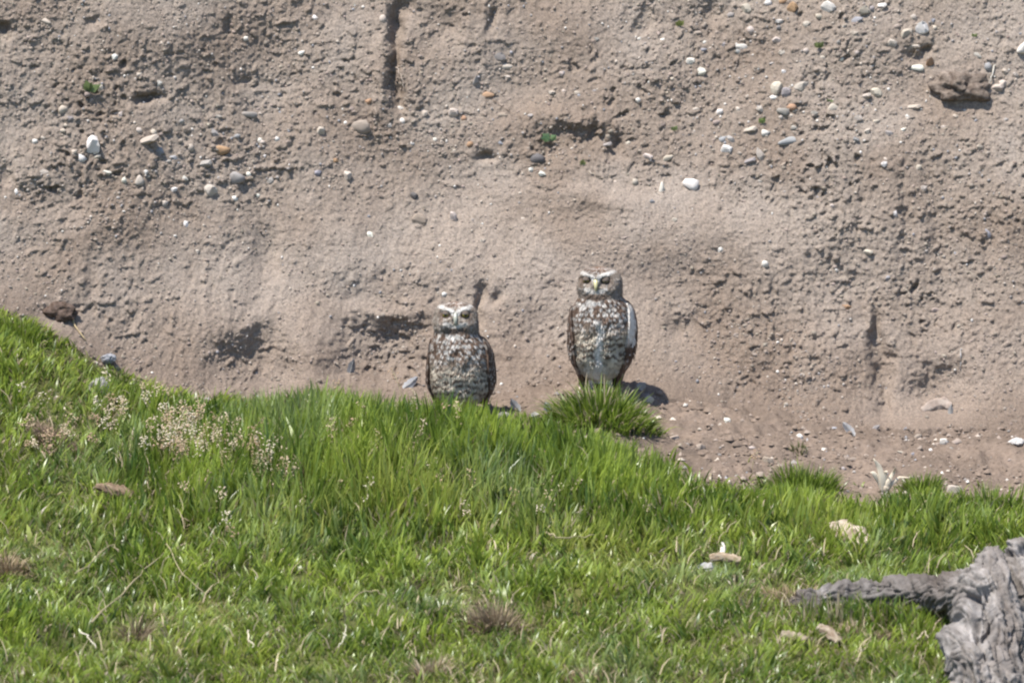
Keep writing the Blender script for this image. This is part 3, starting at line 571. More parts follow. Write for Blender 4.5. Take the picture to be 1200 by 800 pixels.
chunk('wood_chunk', [(1081, 486), (1092, 478), (1106, 475), (1114, 480)], [4, 7, 7, 5], 'curved tan wood chunk on the soil at the foot of the bank', ((.36, .28, .23), (.52, .43, .36)), 'wood', lift=.006)
chunk('wood_chip', [(968, 628), (984, 632), (1003, 645), (1020, 662)], [6, 14, 14, 6], 'pale weathered wood chunk in the grass above the log arm', ((.25, .19, .13), (.62, .53, .42)), 'wood', lift=.026, seed=4, groove=.13)
chunk('dung_clump', [(112, 588), (128, 590), (142, 594), (156, 598)], [3, 6, 7, 4], 'brown fibrous clump lying in the left grass', ((.17, .11, .07), (.34, .25, .17)), 'dung', lift=.032, seed=6, groove=.3)
chunk('twig_fragment', [(832, 672), (846, 668), (858, 672), (872, 674)], [4, 5, 5, 3], 'tan twig fragment lying in the grass left of the log', ((.30, .21, .13), (.55, .45, .33)), 'twig', lift=.03, seed=7)
chunk('wood_splinter', [(846, 672), (848, 660), (846, 648)], [4, 3, 1.5], 'white pointed splinter rising from the tan twig fragment', ((.62, .54, .44), (.85, .8, .72)), 'splinter', lift=.03, seed=8)
chunk('wood_chip', [(915, 752), (930, 757), (946, 764)], [4, 6, 4], 'flat tan wood chip in the grass below the log arm', ((.19, .15, .10), (.40, .34, .25)), 'wood', lift=.02, seed=9)
chunk('wood_chip', [(958, 742), (972, 752), (984, 768)], [4, 6, 4], 'ragged pinkish wood chip between the flat chip and the log', ((.22, .16, .11), (.44, .37, .28)), 'wood', lift=.02, seed=12, groove=.3)

# dry white husk like a splayed hand on the soil edge
root = on_ground(1037, 578); husk = ob('dry_husk', None, loc=root, label='cream coloured splayed dry husk on the soil edge', cat='husk')
for k, (dx, dz, r) in enumerate([(-15, 27, 5.5), (-8, 36, 6.2), (0, 28, 4.8), (11, 27, 4.0), (19, 20, 3.2), (6, 14, 5.0)]):
    pts = [np.array([0, 0, -.004]), np.array([dx*.35*S, -.004*(k % 2), dz*.45*S]), np.array([dx*.9*S, -.008+.004*k, dz*.85*S]), np.array([(dx*1.35+3*(-1)**k)*S, -.01, dz*(1.12 if k % 2 else .9)*S])]
    tt = np.linspace(0, 1, 10); W = np.stack([np.interp(tt, np.linspace(0, 1, 4), [p[i] for p in pts]) for i in range(3)], -1)
    pk = Pack(); pk.add(*tube_np(W, np.interp(tt, [0, .3, .75, 1], [r*.6, r*.8, r*.4, r*.06])*S, 8, .3), (.98-.04*k, .86-.04*k, .68-.035*k)); ob('husk_leaf', pk.mesh('husk_leaf'), M_STRAW, parent=husk)

# loose feathers
def feather(px, py, ang, l, wd, col, label, dark=None, stand=.5):
    p, wt = hit(px, py); n = wall_normal(p) if wt == 'bank' else ground_normal(p)
    d = Vector((math.cos(ang), -.15, math.sin(ang))).normalized(); f = Vector((0, -1, .45)).normalized(); s = d.cross(f).normalized(); pk = Pack()
    R = random.Random(int(px*3+py)); k = 14; V = []; C = []
    for i in range(k):
        t = i/(k-1); wv = wd*math.sin(math.pi*min(1, .12+.9*t))**.7*(1-.15*R.random()); mid = d*l*(t-.5)+f*(.004+.010*(t-.5)**2*l/.03)
        for q in (-1, -.5, 0, .5, 1):
            j = R.uniform(-1, 1)*wd*.16*abs(q); V.append(tuple(mid+s*(q*wv+j)-f*abs(q)*wd*.25+d*abs(q)*wd*.4)); u = t
            c = np.array(col)*R.uniform(.85, 1.1)
            if dark is not None: c = c*(1-.7*u)+np.array(dark)*.7*u
            C.append(c)
    pk.add(np.array(V), grid_quads(k, 5), None, np.array(C))
    lo = ob('feather', pk.mesh('vane'), M_DOWN, loc=p+n*.004, label=label, cat='feather', group='shed feathers around the owls')
    pk = Pack(); pk.add(*tube_np([tuple(d*l*(t-.5)*1.15+f*.0055) for t in np.linspace(0, 1, 6)], np.linspace(.0009, .0004, 6), 5), (.7, .68, .62)); ob('quill', pk.mesh('quill'), M_STRAW, parent=lo)
FW_, FG_ = (.62, .60, .57), (.28, .28, .29)
for a in [(605, 479, 2.2, .034, .010, FW_, 'pale downy feather on the soil just right of the shorter owl', FG_),
          (643, 482, 1.9, .030, .009, (.55, .57, .60), 'bluish white feather standing at the left edge of the round tuft', None),
          (666, 493, 1.4, .032, .009, FW_, 'white feather caught low on the front of the round tuft', None),
          (749, 456, .6, .026, .010, FW_, 'pale feather on the right shoulder of the round tuft', FG_),
          (411, 434, 1.3, .042, .009, FG_, 'dark blue grey feather upright below the burrow hollow', (.16, .165, .18)),
          (480, 452, .7, .044, .011, (.60, .60, .60), 'white and grey feather left of the shorter owl', (.2, .21, .26)),
          (995, 506, 2.3, .038, .009, (.72, .69, .66), 'white feather lying on the soil below the groove in the bank', None),
          (827, 668, .1, .040, .014, FW_, 'wispy pale grey feather beside the tan twig fragment', (.5, .5, .5)),
          (1114, 484, 1.5, .026, .006, FW_, 'small pale feather against the curved wood chunk', None),
          (626, 490, .3, .024, .009, (.42, .40, .38), 'small grey feather flat on the soil between the owls', None),
          (232, 496, 1.4, .030, .008, (.55, .55, .58), 'grey feather among the flowering grass at left', (.2, .2, .25))]:
    feather(a[0], a[1], a[2], a[3], a[4], a[5], a[6], a[7])
# weathered husks in the tall grass near the log
# ================================================================ LOG
def voxel_union(chains, vox):
    bm = bmesh.new()
    for ch in chains:
        for i in range(len(ch)-1):
            a, ra = Vector(ch[i][:3]), ch[i][3]; b, rb = Vector(ch[i+1][:3]), ch[i+1][3]; m = max(2, int((b-a).length/(0.25*min(ra, rb))))
            for k in range(m+1):
                t = k/m; bmesh.ops.create_icosphere(bm, subdivisions=2, radius=ra+(rb-ra)*t, matrix=Matrix.Translation(a.lerp(b, t)))
    me = bpy.data.meshes.new('tmp'); bm.to_mesh(me); bm.free(); o = bpy.data.objects.new('tmp', me); COL.objects.link(o)
    md = o.modifiers.new('r', 'REMESH'); md.mode = 'VOXEL'; md.voxel_size = vox
    md2 = o.modifiers.new('s', 'SMOOTH'); md2.iterations = 4; md2.factor = .5
    dg = bpy.context.evaluated_depsgraph_get(); ev = o.evaluated_get(dg).to_mesh()
    V = np.empty(len(ev.vertices)*3, np.float32); ev.vertices.foreach_get('co', V); V = V.reshape(-1, 3).astype(float)
    Nn = np.empty(len(ev.vertices)*3, np.float32); ev.vertices.foreach_get('normal', Nn); Nn = Nn.reshape(-1, 3).astype(float)
    F = [tuple(p.vertices) for p in ev.polygons]; o.evaluated_get(dg).to_mesh_clear(); bpy.data.objects.remove(o); bpy.data.meshes.remove(me)
    return V, Nn, np.array([f for f in F if len(f) == 4]), np.array([f for f in F if len(f) == 3]).reshape(-1, 3)
def lp(px, py, y, r): p = at_y(px, py, y); return (p[0], p[1], p[2], r*S)
ya, yt = -1.18, -1.60
CH = [[lp(945, 712, ya, 22), lp(970, 709, ya, 26), lp(1010, 706, ya, 29), lp(1060, 702, ya-.04, 29), lp(1105, 699, ya-.14, 29), lp(1140, 702, yt+.16, 32)],
      [lp(1160, 655, yt+.05, 17), lp(1155, 690, yt, 34), lp(1160, 740, yt-.04, 46), lp(1165, 800, yt-.08, 58), lp(1180, 880, yt-.12, 70)],
      [lp(1186, 638, yt+.1, 8), lp(1195, 660, yt+.08, 20), lp(1215, 710, yt+.04, 40), lp(1225, 790, yt, 60), lp(1235, 880, yt, 80)],
      [lp(1118, 752, yt-.06, 22), lp(1145, 765, yt-.1, 34)], [lp(1148, 790, yt-.16, 40), lp(1170, 850, yt-.2, 50)],
      [lp(1200, 640, yt+.1, 14), lp(1225, 680, yt+.06, 26)]]
V, Nn, q, tr = voxel_union(CH, .0032)
ax_t = np.array([.10, .1, 1.0]); ax_t /= np.linalg.norm(ax_t)
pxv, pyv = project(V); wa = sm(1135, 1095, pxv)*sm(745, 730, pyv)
u1 = V[:, 0]; w1 = V[:, 2]+.4*V[:, 1]
grain_t = .007*n2(V[:, 0]*34+V[:, 1]*22+3*n2(V[:, 0]*9, V[:, 2]*9, 170), V[:, 2]*3, 171)+.006*n2(V[:, 0]*80+V[:, 1]*60+2*n2(V[:, 0]*20, V[:, 2]*20, 178), V[:, 2]*5, 172)+.003*n2(V[:, 0]*170+V[:, 1]*90, V[:, 2]*10, 173)
knots = -.020*sm(.25, .6, n2(V[:, 0]*15, V[:, 2]*15+V[:, 1]*8, 174))
grain_a = .006*n2(V[:, 0]*12, (V[:, 2]+V[:, 1]*.5)*26, 175)+.004*n2(V[:, 0]*30, (V[:, 2]+V[:, 1]*.5)*60, 176)-.008*sm(.2, .5, n2(V[:, 0]*26, V[:, 2]*20, 177))
wv_ = 1.4*n2(V[:, 0]*7, V[:, 2]*7+V[:, 1]*5, 190)
crk = lambda f, s_: np.exp(-(f/s_)**2)
ct_ = -.012*crk(n2(V[:, 0]*24+V[:, 1]*18+wv_, V[:, 2]*2.6, 191), .08)-.009*crk(n2(V[:, 0]*58+V[:, 1]*40+wv_*1.5, V[:, 2]*4.5, 192), .1)-.006*crk(n2(V[:, 0]*130+V[:, 1]*70+wv_*2, V[:, 2]*9, 196), .14)
ca_ = -.011*crk(n2(V[:, 0]*13+wv_, (V[:, 2]+V[:, 1]*.5)*22, 193), .08)-.009*crk(n2(V[:, 0]*30+wv_, (V[:, 2]+V[:, 1]*.5)*52, 194), .1)
dsp = grain_t*(1-wa)+grain_a*wa+knots*(1-.6*wa)+ct_*(1-wa)+ca_*wa+.002*n2(V[:, 0]*190, V[:, 2]*150+V[:, 1]*120, 195); V2 = V+Nn*dsp[:, None]
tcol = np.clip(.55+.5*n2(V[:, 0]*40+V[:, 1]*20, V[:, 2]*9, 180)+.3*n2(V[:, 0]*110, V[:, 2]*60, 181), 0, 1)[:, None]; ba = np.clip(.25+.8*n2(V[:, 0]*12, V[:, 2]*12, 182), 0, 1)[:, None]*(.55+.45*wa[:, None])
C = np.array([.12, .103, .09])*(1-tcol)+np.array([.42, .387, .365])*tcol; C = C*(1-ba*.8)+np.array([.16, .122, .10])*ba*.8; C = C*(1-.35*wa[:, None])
c = V2.mean(0); c[2] = V2[:, 2].min()
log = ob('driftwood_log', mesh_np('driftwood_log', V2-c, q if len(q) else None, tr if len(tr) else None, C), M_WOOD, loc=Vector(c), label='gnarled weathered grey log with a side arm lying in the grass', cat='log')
# grass blades growing against the log arm
n = 420; pts = []
for _ in range(n):
    a = random.uniform(940, 1110); p = on_ground(a, random.gauss(722, 8)); pts.append(tuple(p))
P = np.array(pts); h = rng.uniform(.018, .055, n); cb, ct, dry = grass_cols(P, h)
Vb, qb, tb, Cb = blades(P, h, rng.uniform(0, 6.28, n), rng.uniform(.05, .5, n), rng.uniform(.002, .0045, n), cb, ct, 4)
o = ob('log_side_grass', mesh_np('log_side_grass', Vb, qb, tb, Cb), M_GRASS, kind='stuff'); o['label'] = 'grass blades standing in front of the log arm'; o['category'] = 'grass'

# ================================================================ OWLS
BROWN = np.array([.175, .118, .088]); DBROWN = np.array([.085, .058, .045]); WHITE = np.array([.70, .66, .61]); BUFF = np.array([.56, .49, .39]); DISC = np.array([.34, .285, .235])
def owl(px, py, label, prof, head, yaw, centre, face, style, group='burrowing owls', seed=1, rot=0.0):
    """prof: (height px above feet, half width px, half depth px); centre: (height, x shift px)"""
    R = np.random.default_rng(seed)
    base = on_ground(px, py); rt = ob('owl', None, loc=base, label=label, cat='owl', group=group); rt.rotation_euler = (0, 0, rot)
    prof = np.array(prof, float)*S; cen = np.array(centre, float)*S
    def smooth_interp(h, xs, ys):
        o_ = np.argsort(xs); xs, ys = xs[o_], ys[o_]
        return (np.interp(h-.0025, xs, ys)+2*np.interp(h, xs, ys)+np.interp(h+.0025, xs, ys))/4
    H0, H1 = prof[:, 0].min(), prof[:, 0].max()
    fw = lambda h: smooth_interp(h, prof[:, 0], prof[:, 1]); fd = lambda h: smooth_interp(h, prof[:, 0], prof[:, 2])
    fc = lambda h: smooth_interp(h, cen[:, 0], cen[:, 1]); fy = lambda h: smooth_interp(h, cen[:, 0], cen[:, 2])
    fx, fz = face[0]*S, face[1]*S                                  # between the eyes, relative to head centre / height
    neck = head*S
    def surf(h, ph):                                               # ph = 0 faces the viewer, + to the right of the picture
        p = 2.35; cx, sx = np.cos(ph), np.sin(ph); k = (np.abs(cx)**p+np.abs(sx)**p)**(-1/p)
        return np.stack([fc(h)+fw(h)*k*sx, fy(h)-fd(h)*k*cx, h*np.ones_like(ph)], -1)
    def fco(Pt):                                                   # face coordinates in reference pixels
        x = Pt[..., 0]-fc(Pt[..., 2]); return (x-fx)/S/math.cos(yaw), (Pt[..., 2]-fz)/S
    def front(Pt): return Pt[..., 1] < fy(Pt[..., 2])-.2*fd(Pt[..., 2])
    def ell(u, v, a, b, rx, ry, th=0):
        du, dv = u-a, v-b; c_, s_ = math.cos(th), math.sin(th); return ((du*c_+dv*s_)/rx)**2+((-du*s_+dv*c_)/ry)**2
    def paint(Pt):
        """plumage colour at a point"""
        n_ = Pt.shape[:-1]; u, v = fco(Pt); h = Pt[..., 2]; f = front(Pt); au = np.abs(u)
        ph_ = np.arctan2((Pt[..., 0]-fc(h))/(fw(h)+1e-6), -(Pt[..., 1]-fy(h))/(fd(h)+1e-6)); sa = ph_*.062
        cell = lambda k_, q: n2(sa*k_+seed*5, h*k_, q)
        C = np.broadcast_to(BROWN, n_+(3,))*(1+.35*cell(90, 211))[..., None]
        def put(m, col, a=1.0):
            m = (np.clip(m, 0, 1)*a)[..., None]; C[:] = C*(1-m)+np.array(col)*m
        def lattice(dx, dy, rx, ry, q, prob=1.0):                     # staggered rows of feather-tip spots
            row = np.floor(h/dy); o_ = .5*(row % 2); colm = np.floor(sa/dx+o_)
            hsh = lambda k_: np.modf(np.abs(np.sin(row*12.9898+colm*78.233+k_*37.7+q+seed)*43758.5453))[0]
            cx_ = (colm+.5-o_+.5*(hsh(1)-.5))*dx; cy_ = (row+.5+.5*(hsh(2)-.5))*dy; k_ = .65+.6*hsh(3)
            return sm(1.25, .55, ((sa-cx_)/(rx*k_))**2+((h-cy_)/(ry*k_))**2)*(hsh(4) < prob)
        hd = h > neck
        put(hd*lattice(.0062, .0058, .0021, .0018, 5), WHITE, .8)     # speckled crown
        disc = sm(8.5, 5.5, v-.12*au)*hd*f
        put(disc, DISC); put(disc*sm(.0, .6, cell(150, 202)), WHITE*.85, .55); put(disc*sm(.1, .6, cell(150, 206)), BROWN, .5)
        g = hd*f*1.0
        put(g*sm(1.35, .65, ell(au, v, 12, 6.6+.6*cell(120, 219), 11.5, 2.5, .30)), WHITE*1.05, .95)        # brows
        put(g*sm(1.3, .6, ell(au, v, 3.4, 2.5, 3.0, 4.6, -.35)), WHITE*.95)           # lores
        put(g*sm(1.2, .7, ell(au, v, 0, -3, 2.4, 6)), DISC*.75)
        put(g*sm(1.3, .6, ell(au, v, 7, -12.5, 8, 2.8, .3)), WHITE*.92, .85)           # moustache
        put(g*sm(1.25, .7, ell(au, v, 11.7, -.3, 6.6, 4.4)), DBROWN*.9)               # rim of the eye
        put(g*sm(1.4, .6, ell(au, v, 17, -4, 2.4, 8, -.3)), BROWN, .5)                # edge of the facial disc
        put(f*sm(-16, -18, v)*sm(-25, -23, v)*sm(20, 9, au), BROWN*.75, .8)           # dark collar
        bib = f*sm(-23.5, -25.5, v+2*cell(90, 221))*sm(-31, -28.5, v+.08*au+2*cell(90, 220))*sm(15, 8, au+9*style.get('bib', 1)*(u > -3)+5*cell(120, 216)); 
        bd = (~hd)*f*1.0
        up = sm(neck-.092, neck-.042, h+.010*cell(60, 213))                           # the upper breast is browner
        arch = .10*np.abs(sa)**1.0
        barph = (h+arch)/style['bar']+.55*n2(sa*55+seed, h*34, 203)+.25*n2(sa*130, h*80, 214)
        bars = .5+.5*np.sin(barph*2*np.pi)
        put(bd*(1-up), BUFF*1.12*(1+.2*cell(140, 217))[..., None]); put(bd*(1-up)*sm(.35, .7, bars)*sm(-.45, -.1, cell(75, 215)), BROWN*.68, .95)
        put(bd*up, BROWN*(1+.3*cell(100, 218))[..., None], .6)
        put(bd*up*lattice(.0130, .0112, .0056, .0040, 1, .85), WHITE*1.02, .92); put(bd*up*lattice(.0095, .0082, .0024, .0020, 9, .5), WHITE*.9, .8)
        put(bib, WHITE*1.08, .92)
        low = sm(style['low'][1], style['low'][0], h); put(bd*low, np.array([.62, .56, .46]), .8)
        if style.get('line'):
            cxl = fc(h)+style['line']*S+.006*n2(h*45, h*0, 208); put(bd*sm(5.5*S, 2*S, np.abs(Pt[..., 0]-cxl))*sm(neck-.035, neck-.055, h), WHITE*1.02, .9)
        C *= (1+.28*cell(45, 223)+.16*cell(230, 224))[..., None]
        return C
    def relief(Pt):
        u, v = fco(Pt); f = front(Pt)&(Pt[..., 2] > neck-.01); au = np.abs(u)
        r = .0048*np.exp(-ell(au, v, 12.5, 7.5, 12, 3.6, .28)) - .0055*np.exp(-ell(au, v, 11.7, -.5, 6.2, 4.6)) + .004*np.exp(-ell(au, v, 0, -4, 4.5, 8)) + .003*np.exp(-ell(au, v, 13, -11, 9, 5))
        return np.where(f, r, 0)
    def lumps(q): return .0016*n2(q[..., 0]*160, q[..., 2]*120, 210)+.0035*n2(q[..., 0]*48+seed, q[..., 2]*38, 225)
    nu, nv = 230, 150; hs = np.linspace(H0, H1, nu); ph = np.linspace(-np.pi, np.pi, nv, endpoint=False); Hh, Ph = np.meshgrid(hs, ph, indexing='ij')
    B = surf(Hh, Ph); C = paint(B); rel = relief(B); out = np.stack([np.sin(Ph)*.5, -np.cos(Ph), 0*Ph], -1); B2 = B+out*rel[..., None]
    B2 += out*lumps(B)[..., None]
    V = np.vstack([B2.reshape(-1, 3), surf(np.array([H0]), np.array([0.]))*0+np.array([[fc(H0), fy(H0), H0]]), np.array([[fc(H1), fy(H1), H1]])]); k = np.arange(nv); k2 = (k+1) % nv
    T = np.vstack([np.stack([np.full(nv, nu*nv), k2, k], -1), np.stack([np.full(nv, nu*nv+1), (nu-1)*nv+k, (nu-1)*nv+k2], -1)])
    Cf = np.vstack([C.reshape(-1, 3), C[0, :1], C[-1, :1]])
    body = ob('body', mesh_np('body', V, grid_quads(nu, nv, True), T, Cf), M_FEATH, parent=rt)
    # ---- soft plumage: thousands of fine barbs lying down the body, each taking the marking where it lies
    def barbs(name, hh, pp, L, W, lift, jit=.25):
        n = len(hh); e = .002; rf = lambda q: q+np.stack([np.sin(pp)*.5, -np.cos(pp), 0*pp], -1)*(relief(q)+lumps(q))[:, None]
        t1 = surf(hh, pp+.02)-surf(hh, pp-.02); t1 /= np.linalg.norm(t1, axis=1)[:, None]+1e-9
        dA = R.normal(0, jit, n)*L/.06; Vv = []; Cc = []; bri = R.uniform(.86, 1.14, n)[:, None]; lf = lift*R.uniform(.3, 1.6, n)
        ns = np.stack([np.sin(pp)*.8, -np.cos(pp), .12+0*pp], -1); ns /= np.linalg.norm(ns, axis=1)[:, None]
        for t_, w_ in ((0, .6), (.5, 1.0), (1.0, .25)):
            h2 = np.clip(hh-L*t_, H0-.004, H1); q = surf(np.clip(h2, H0, H1), pp+dA*t_); q[:, 2] = h2; col = paint(q)*bri; q = rf(q)+ns*(.0007+lf*t_)[:, None]
            for s_ in (-1, 1): Vv.append(q+t1*(W*.5*w_*s_)[:, None]); Cc.append(col)
        q4 = (grid_quads(3, 2)[None]+(np.arange(n)*6)[:, None, None]).reshape(-1, 4)
        ob(name, mesh_np(name, np.stack(Vv, 1).reshape(-1, 3), q4, None, np.stack(Cc, 1).reshape(-1, 3)), M_FEATH, parent=body, kind='stuff')
    n = 15000; hh = R.uniform(H0+.003, neck+.006, n); pp = R.uniform(-np.pi, np.pi, n)
    barbs('body_feathers', hh, pp, R.uniform(.006, .011, n), R.uniform(.0011, .0026, n), .0030)
    nh = 9000; hh = R.uniform(neck-.004, H1-.0015, nh); pp = R.uniform(-np.pi, np.pi, nh); P0 = surf(hh, pp); uu, vv = fco(P0)
    ok = ~((np.cos(pp) > 0) & ((((np.abs(uu)-11.7)/6.6)**2+((vv-1)/5.0)**2 < 1) | ((np.abs(uu) < 3.2) & (vv < 3) & (vv > -14)))); hh, pp = hh[ok], pp[ok]; nb = len(hh)
    barbs('head_feathers', hh, pp, R.uniform(.0025, .0045, nb), R.uniform(.0009, .0018, nb), .0018, .6)
    # ---- wings
    for s in (-1, 1):
        wst = style['wing'][0 if s < 0 else 1]; a0, a1, ht, hb = wst[0], wst[1], wst[2]*S, wst[3]*S; nw, mw = 46, 26
        t = np.linspace(0, 1, nw); q_ = np.linspace(0, 1, mw); Tt, Qq = np.meshgrid(t, q_, indexing='ij')
        hgt = ht+(hb-ht)*Tt; wid = np.sin(np.pi*np.clip(.10+.80*Tt, 0, 1))**.55
        ang = s*(a0+(a1-a0)*(.35+(Qq-.35)*wid)+.18*Tt**3)
        Pw = surf(np.clip(hgt, H0+.02, H1), ang); Pw[..., 2] = hgt; tp = np.clip((H0+.02-hgt)/.05, 0, 1)
        o_ = np.stack([np.sin(ang), -np.cos(ang), 0*ang], -1); Pw = Pw+o_*((.0078+.004*np.sin(np.pi*Qq)*np.sin(np.pi*Tt)**.6)[..., None]); Pw[..., 1] += .03*tp; Pw[..., 0] -= s*.012*tp
        Pw += o_*(.0014*np.abs(np.sin(Qq*14)))[..., None]*sm(.3, .6, Tt)[..., None]
        spn = sm(.22, .4, n2(Pw[..., 0]*120+Pw[..., 1]*120+seed, Pw[..., 2]*95, 220+s)); brn = .5+.5*np.sin(Tt*38+3*Qq)
        Cw = DBROWN*1.15+(BROWN-DBROWN)*(.5+.5*n2(Pw[..., 2]*60, Pw[..., 1]*60, 222))[..., None]; Cw = Cw*(1-.55*spn[..., None])+(WHITE*.75)*.55*spn[..., None]
        if wst[4]:
            ed = (sm(.30, .05, Qq)*sm(.50, .40, Tt))[..., None]; Cw = Cw*(1-ed)+WHITE*1.1*ed
        Pin = Pw-o_*.007; V = np.vstack([Pw.reshape(-1, 3), Pin.reshape(-1, 3)]); q1 = grid_quads(nw, mw); q2 = q1[:, ::-1]+nw*mw
        bd_ = np.concatenate([np.arange(mw), np.arange(1, nw)*mw+mw-1, ((nw-1)*mw+np.arange(mw-1))[::-1], (np.arange(1, nw-1)*mw)[::-1]]); b2_ = np.roll(bd_, -1); q3 = np.stack([bd_, b2_, b2_+nw*mw, bd_+nw*mw], -1)
        wing = ob('wing', mesh_np('wing', V, np.vstack([q1, q2, q3]), None, np.vstack([Cw.reshape(-1, 3)]*2)), M_FEATH, parent=rt)
        nc = 240; tc_ = R.uniform(0.02, .62, nc); qc = R.uniform(.02, .98, nc); i_ = (tc_*(nw-1)).astype(int); j_ = (qc*(mw-1)).astype(int); P0 = Pw[i_, j_]; o0 = o_[i_, j_]; an = ang[i_, j_]
        side = np.stack([np.cos(an), np.sin(an), 0*an], -1); dn = np.array([0, 0, -1.])+0*side; dn = dn+side*R.normal(0, .15, nc)[:, None]+o0*.02; L = R.uniform(.008, .013, nc); W = R.uniform(.004, .007, nc); wh = (R.uniform(0, 1, nc) < .28)[:, None]; bw = R.uniform(.8, 1.3, nc)[:, None]
        ed = np.zeros((nc, 1)) if not wst[4] else ((qc < .25) & (tc_ < .45))[:, None]
        Vv = []; Cc = []
        for t_, w_ in zip([0, .35, .7, .9, 1.], [.5, 1, 1, .7, .1]):
            for s_ in (-1, 0, 1):
                Vv.append(P0+dn*(L*t_)[:, None]+side*(W*.5*w_*s_)[:, None]+o0*(.0008+.0006*t_-.0006*abs(s_))); sp = wh & ((t_ == .7) & (s_ != 0) | (t_ == .9)); Cc.append(np.where(ed, WHITE*1.05, np.where(sp, WHITE*.8, DBROWN*1.25*bw)))
        q = (grid_quads(5, 3)[None]+(np.arange(nc)*15)[:, None, None]).reshape(-1, 4)
        ob('covert_feathers', mesh_np('covert_feathers', np.stack(Vv, 1).reshape(-1, 3), q, None, np.stack(Cc, 1).reshape(-1, 3)), M_FEATH, parent=wing, kind='stuff')
    # ---- tail
    tl = np.linspace(0, 1, 14); ql = np.linspace(-1, 1, 13); Tt, Qq = np.meshgrid(tl, ql, indexing='ij'); yb = float(fy(H0)+.7*fd(H0+.01))
    Pt = np.stack([fc(H0)+Qq*(.022+.006*Tt), yb+.018*Tt-.012*Qq**2, H0+.035-.075*Tt-.004*np.abs(Qq)], -1); Ct = np.where((np.sin(Tt*22) > .5)[..., None], BUFF, BROWN); Vt = np.vstack([Pt.reshape(-1, 3), (Pt+np.array([0, .004, 0])).reshape(-1, 3)])
    q1 = grid_quads(14, 13); ob('tail', mesh_np('tail', Vt, np.vstack([q1, q1[:, ::-1]+182]), None, np.vstack([Ct.reshape(-1, 3)]*2)), M_FEATH, parent=rt)
    # ---- eyes, lids, beak
    hx = float(fc(fz))+fx
    for s, op in zip((-1, 1), face[2]):
        u0 = s*11.7*S; xx = hx+u0*math.cos(yaw); a_ = math.asin(np.clip((xx-float(fc(fz)))/float(fw(fz)), -.95, .95)); 
        zz = fz-.4*S; hq = np.array([zz]); best = None
        for test in np.linspace(-1.3, 1.3, 261):
            pq = surf(hq, np.array([test]))[0]
            if best is None or abs(pq[0]-xx) < best[0]: best = (abs(pq[0]-xx), pq, test)
        pq = best[1]; er = .0086; nd = np.array([math.sin(best[2])*.45, -1., -.02]); nd /= np.linalg.norm(nd)
        ctr = pq-nd*er*.72; bm = bmesh.new(); bmesh.ops.create_uvsphere(bm, u_segments=28, v_segments=20, radius=er); Ve = np.array([v.co[:] for v in bm.verts]); Fe = [tuple(v.index for v in f.verts) for f in bm.faces]; bm.free()
        zax = Vector(nd).to_track_quat('Z', 'Y').to_matrix(); Vr = Ve@np.array(zax).T; rr = np.hypot(Ve[:, 0], Ve[:, 1])/er; fr_ = Ve[:, 2] > 0
        Ce = np.where((fr_ & (rr < .36))[:, None], np.array([.008, .008, .008]), np.where((fr_ & (rr < .78))[:, None], np.array([.27, .22, .05]), np.array([.03, .025, .02])))
        ob('eye', mesh_np('eye', Vr+ctr, np.array([f for f in Fe if len(f) == 4]), np.array([f for f in Fe if len(f) == 3]), Ce), M_EYE, parent=rt)
        # lids: upper and lower shells of the same ball
        for nm, lo, hi in (('upper_eyelid', op[0], 1.1), ('lower_eyelid', -1.1, op[1])):
            th = np.linspace(-1.35, 1.35, 16); el = np.linspace(math.asin(np.clip(lo, -1, 1)), math.asin(np.clip(hi, -1, 1)), 7); A_, E_ = np.meshgrid(th, el, indexing='ij'); rl = er*1.07
            Lc = np.stack([np.sin(A_)*np.cos(E_)*rl, np.sin(E_)*rl, np.cos(A_)*np.cos(E_)*rl], -1).reshape(-1, 3)
            fwd = nd; rgt = np.cross(fwd, [0, 0, 1.]); rgt /= np.linalg.norm(rgt); upv = np.cross(rgt, fwd); Lw = Lc[:, :1]*rgt+Lc[:, 1:2]*upv+Lc[:, 2:]*fwd+ctr
            pk = Pack(); pk.add(Lw, grid_quads(16, 7), None, (.15, .12, .10)); ob(nm, pk.mesh(nm), M_FEATH, parent=rt)
    zb = fz+1.5*S; pq = surf(np.array([zb]), np.array([math.asin(np.clip(fx/float(fw(zb)), -.9, .9))]))[0]; yb0 = pq[1]
    tt = np.linspace(0, 1, 14); bl = 14.5*S
    W = np.stack([hx+0*tt, yb0+.003-.0125*np.sin(tt*2.3)**.9, zb-bl*tt], -1); rad = np.interp(tt, [0, .35, .8, 1], [2.9, 2.7, 1.5, .3])*S
    pk = Pack(); pk.add(*tube_np(W, rad, 12), face[3]); ob('beak', pk.mesh('beak'), M_BEAK, parent=rt)
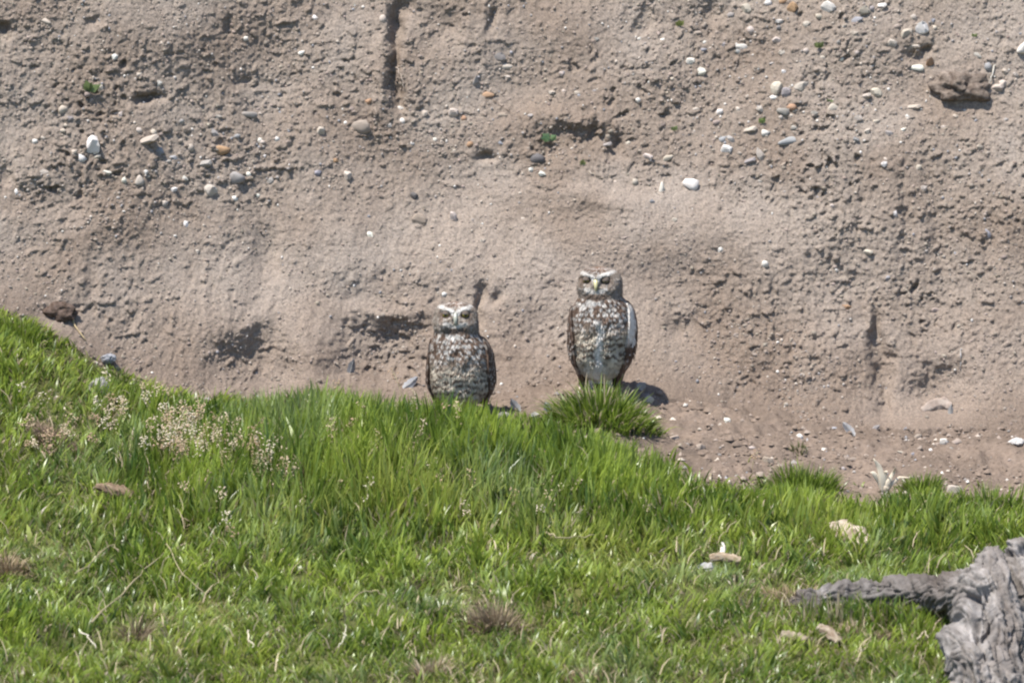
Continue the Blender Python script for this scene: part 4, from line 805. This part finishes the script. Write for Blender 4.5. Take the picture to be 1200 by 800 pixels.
    # ---- legs with toes
    for s in (-1, 1):
        x0 = float(fc(H0))+s*.017; y0 = float(fy(H0)); pk = Pack(); pk.add(*tube_np([(x0, y0, H0+.03), (x0+s*.001, y0-.004, H0*.6), (x0+s*.002, y0-.002, .006)], [.012, .0075, .0045], 12), (.62, .57, .48))
        leg = ob('leg', pk.mesh('leg'), M_FEATH, parent=rt); gl = lambda x, y: float(gz(base.x+x, base.y+y))-base.z
        for a_ in (-.5, 0, .5, math.pi):
            ex, ey = x0+s*.002+math.sin(a_)*.02, y0-.002-math.cos(a_)*.022; mx_, my_ = (x0+s*.002+ex)/2, (y0-.002+ey)/2
            pk = Pack(); pk.add(*tube_np([(x0+s*.002, y0-.002, .007), (mx_, my_, max(.007, gl(mx_, my_)+.005)), (ex, ey, gl(ex, ey)+.002)], [.0036, .003, .0012], 8), (.35, .31, .27)); ob('toe', pk.mesh('toe'), M_BEAK, parent=leg)
    return rt
# shorter owl on the left: feet at pixel row 487
def hrow(feet, rows): return [(feet-r, a, b) for r, a, b in rows]
owl(540, 489, 'shorter burrowing owl on the left, yellow eyes open, belly barred brown and cream',
    hrow(489, [(354, 3, 3), (355.5, 12, 12), (358, 18, 17), (362, 22.5, 21), (368, 25.3, 24), (376, 26.5, 25), (386, 26, 25), (391, 25, 25), (397, 27.5, 27), (405, 31, 30), (416, 33.5, 32), (430, 34.8, 33), (446, 35, 33), (458, 33.5, 31), (468, 29, 26), (475, 21, 19), (479, 8, 8)]),
    489-390, math.radians(0), [(0, 0, 6), (40, 0, 5), (75, -.5, 2), (95, -4, 0), (110, -6.5, -1), (140, -6.5, -1)], (0.5, 489-366.5, [(.22, -.48), (.18, -.48)], (.40, .40, .33)),
    dict(bar=.0128, low=(12*S, 22*S), wing=[(1.30, 2.9, 90, 8, False), (.92, 2.8, 92, 10, False)]), seed=3)
owl(705, 457, 'taller burrowing owl on the right, squinting, dark wings and pale stripe down its breast',
    hrow(457, [(312, 3, 3), (313.5, 12, 12), (316, 18, 17), (320, 22.8, 21), (327, 26, 24), (336, 26.5, 25), (344, 25.5, 25), (349, 25, 25), (354, 29, 27), (362, 33, 30), (374, 35, 32), (388, 35.3, 33), (402, 34.5, 32), (416, 32, 30), (428, 29, 26), (438, 23, 20), (446, 15, 14), (449, 5, 5)]),
    457-349, math.radians(-8), [(0, -2, 6), (40, 0, 5), (75, 1, 2), (100, 0, 0), (110, -2, -1), (150, -2.5, -1)], (-5, 457-325.5, [(.02, -.35), (-.10, -.32)], (.62, .56, .30)),
    dict(bar=.0138, low=(20*S, 40*S), line=-3.5, bib=1, wing=[(1.0, 2.8, 98, -2, False), (.80, 2.8, 103, -4, True)]), seed=8)
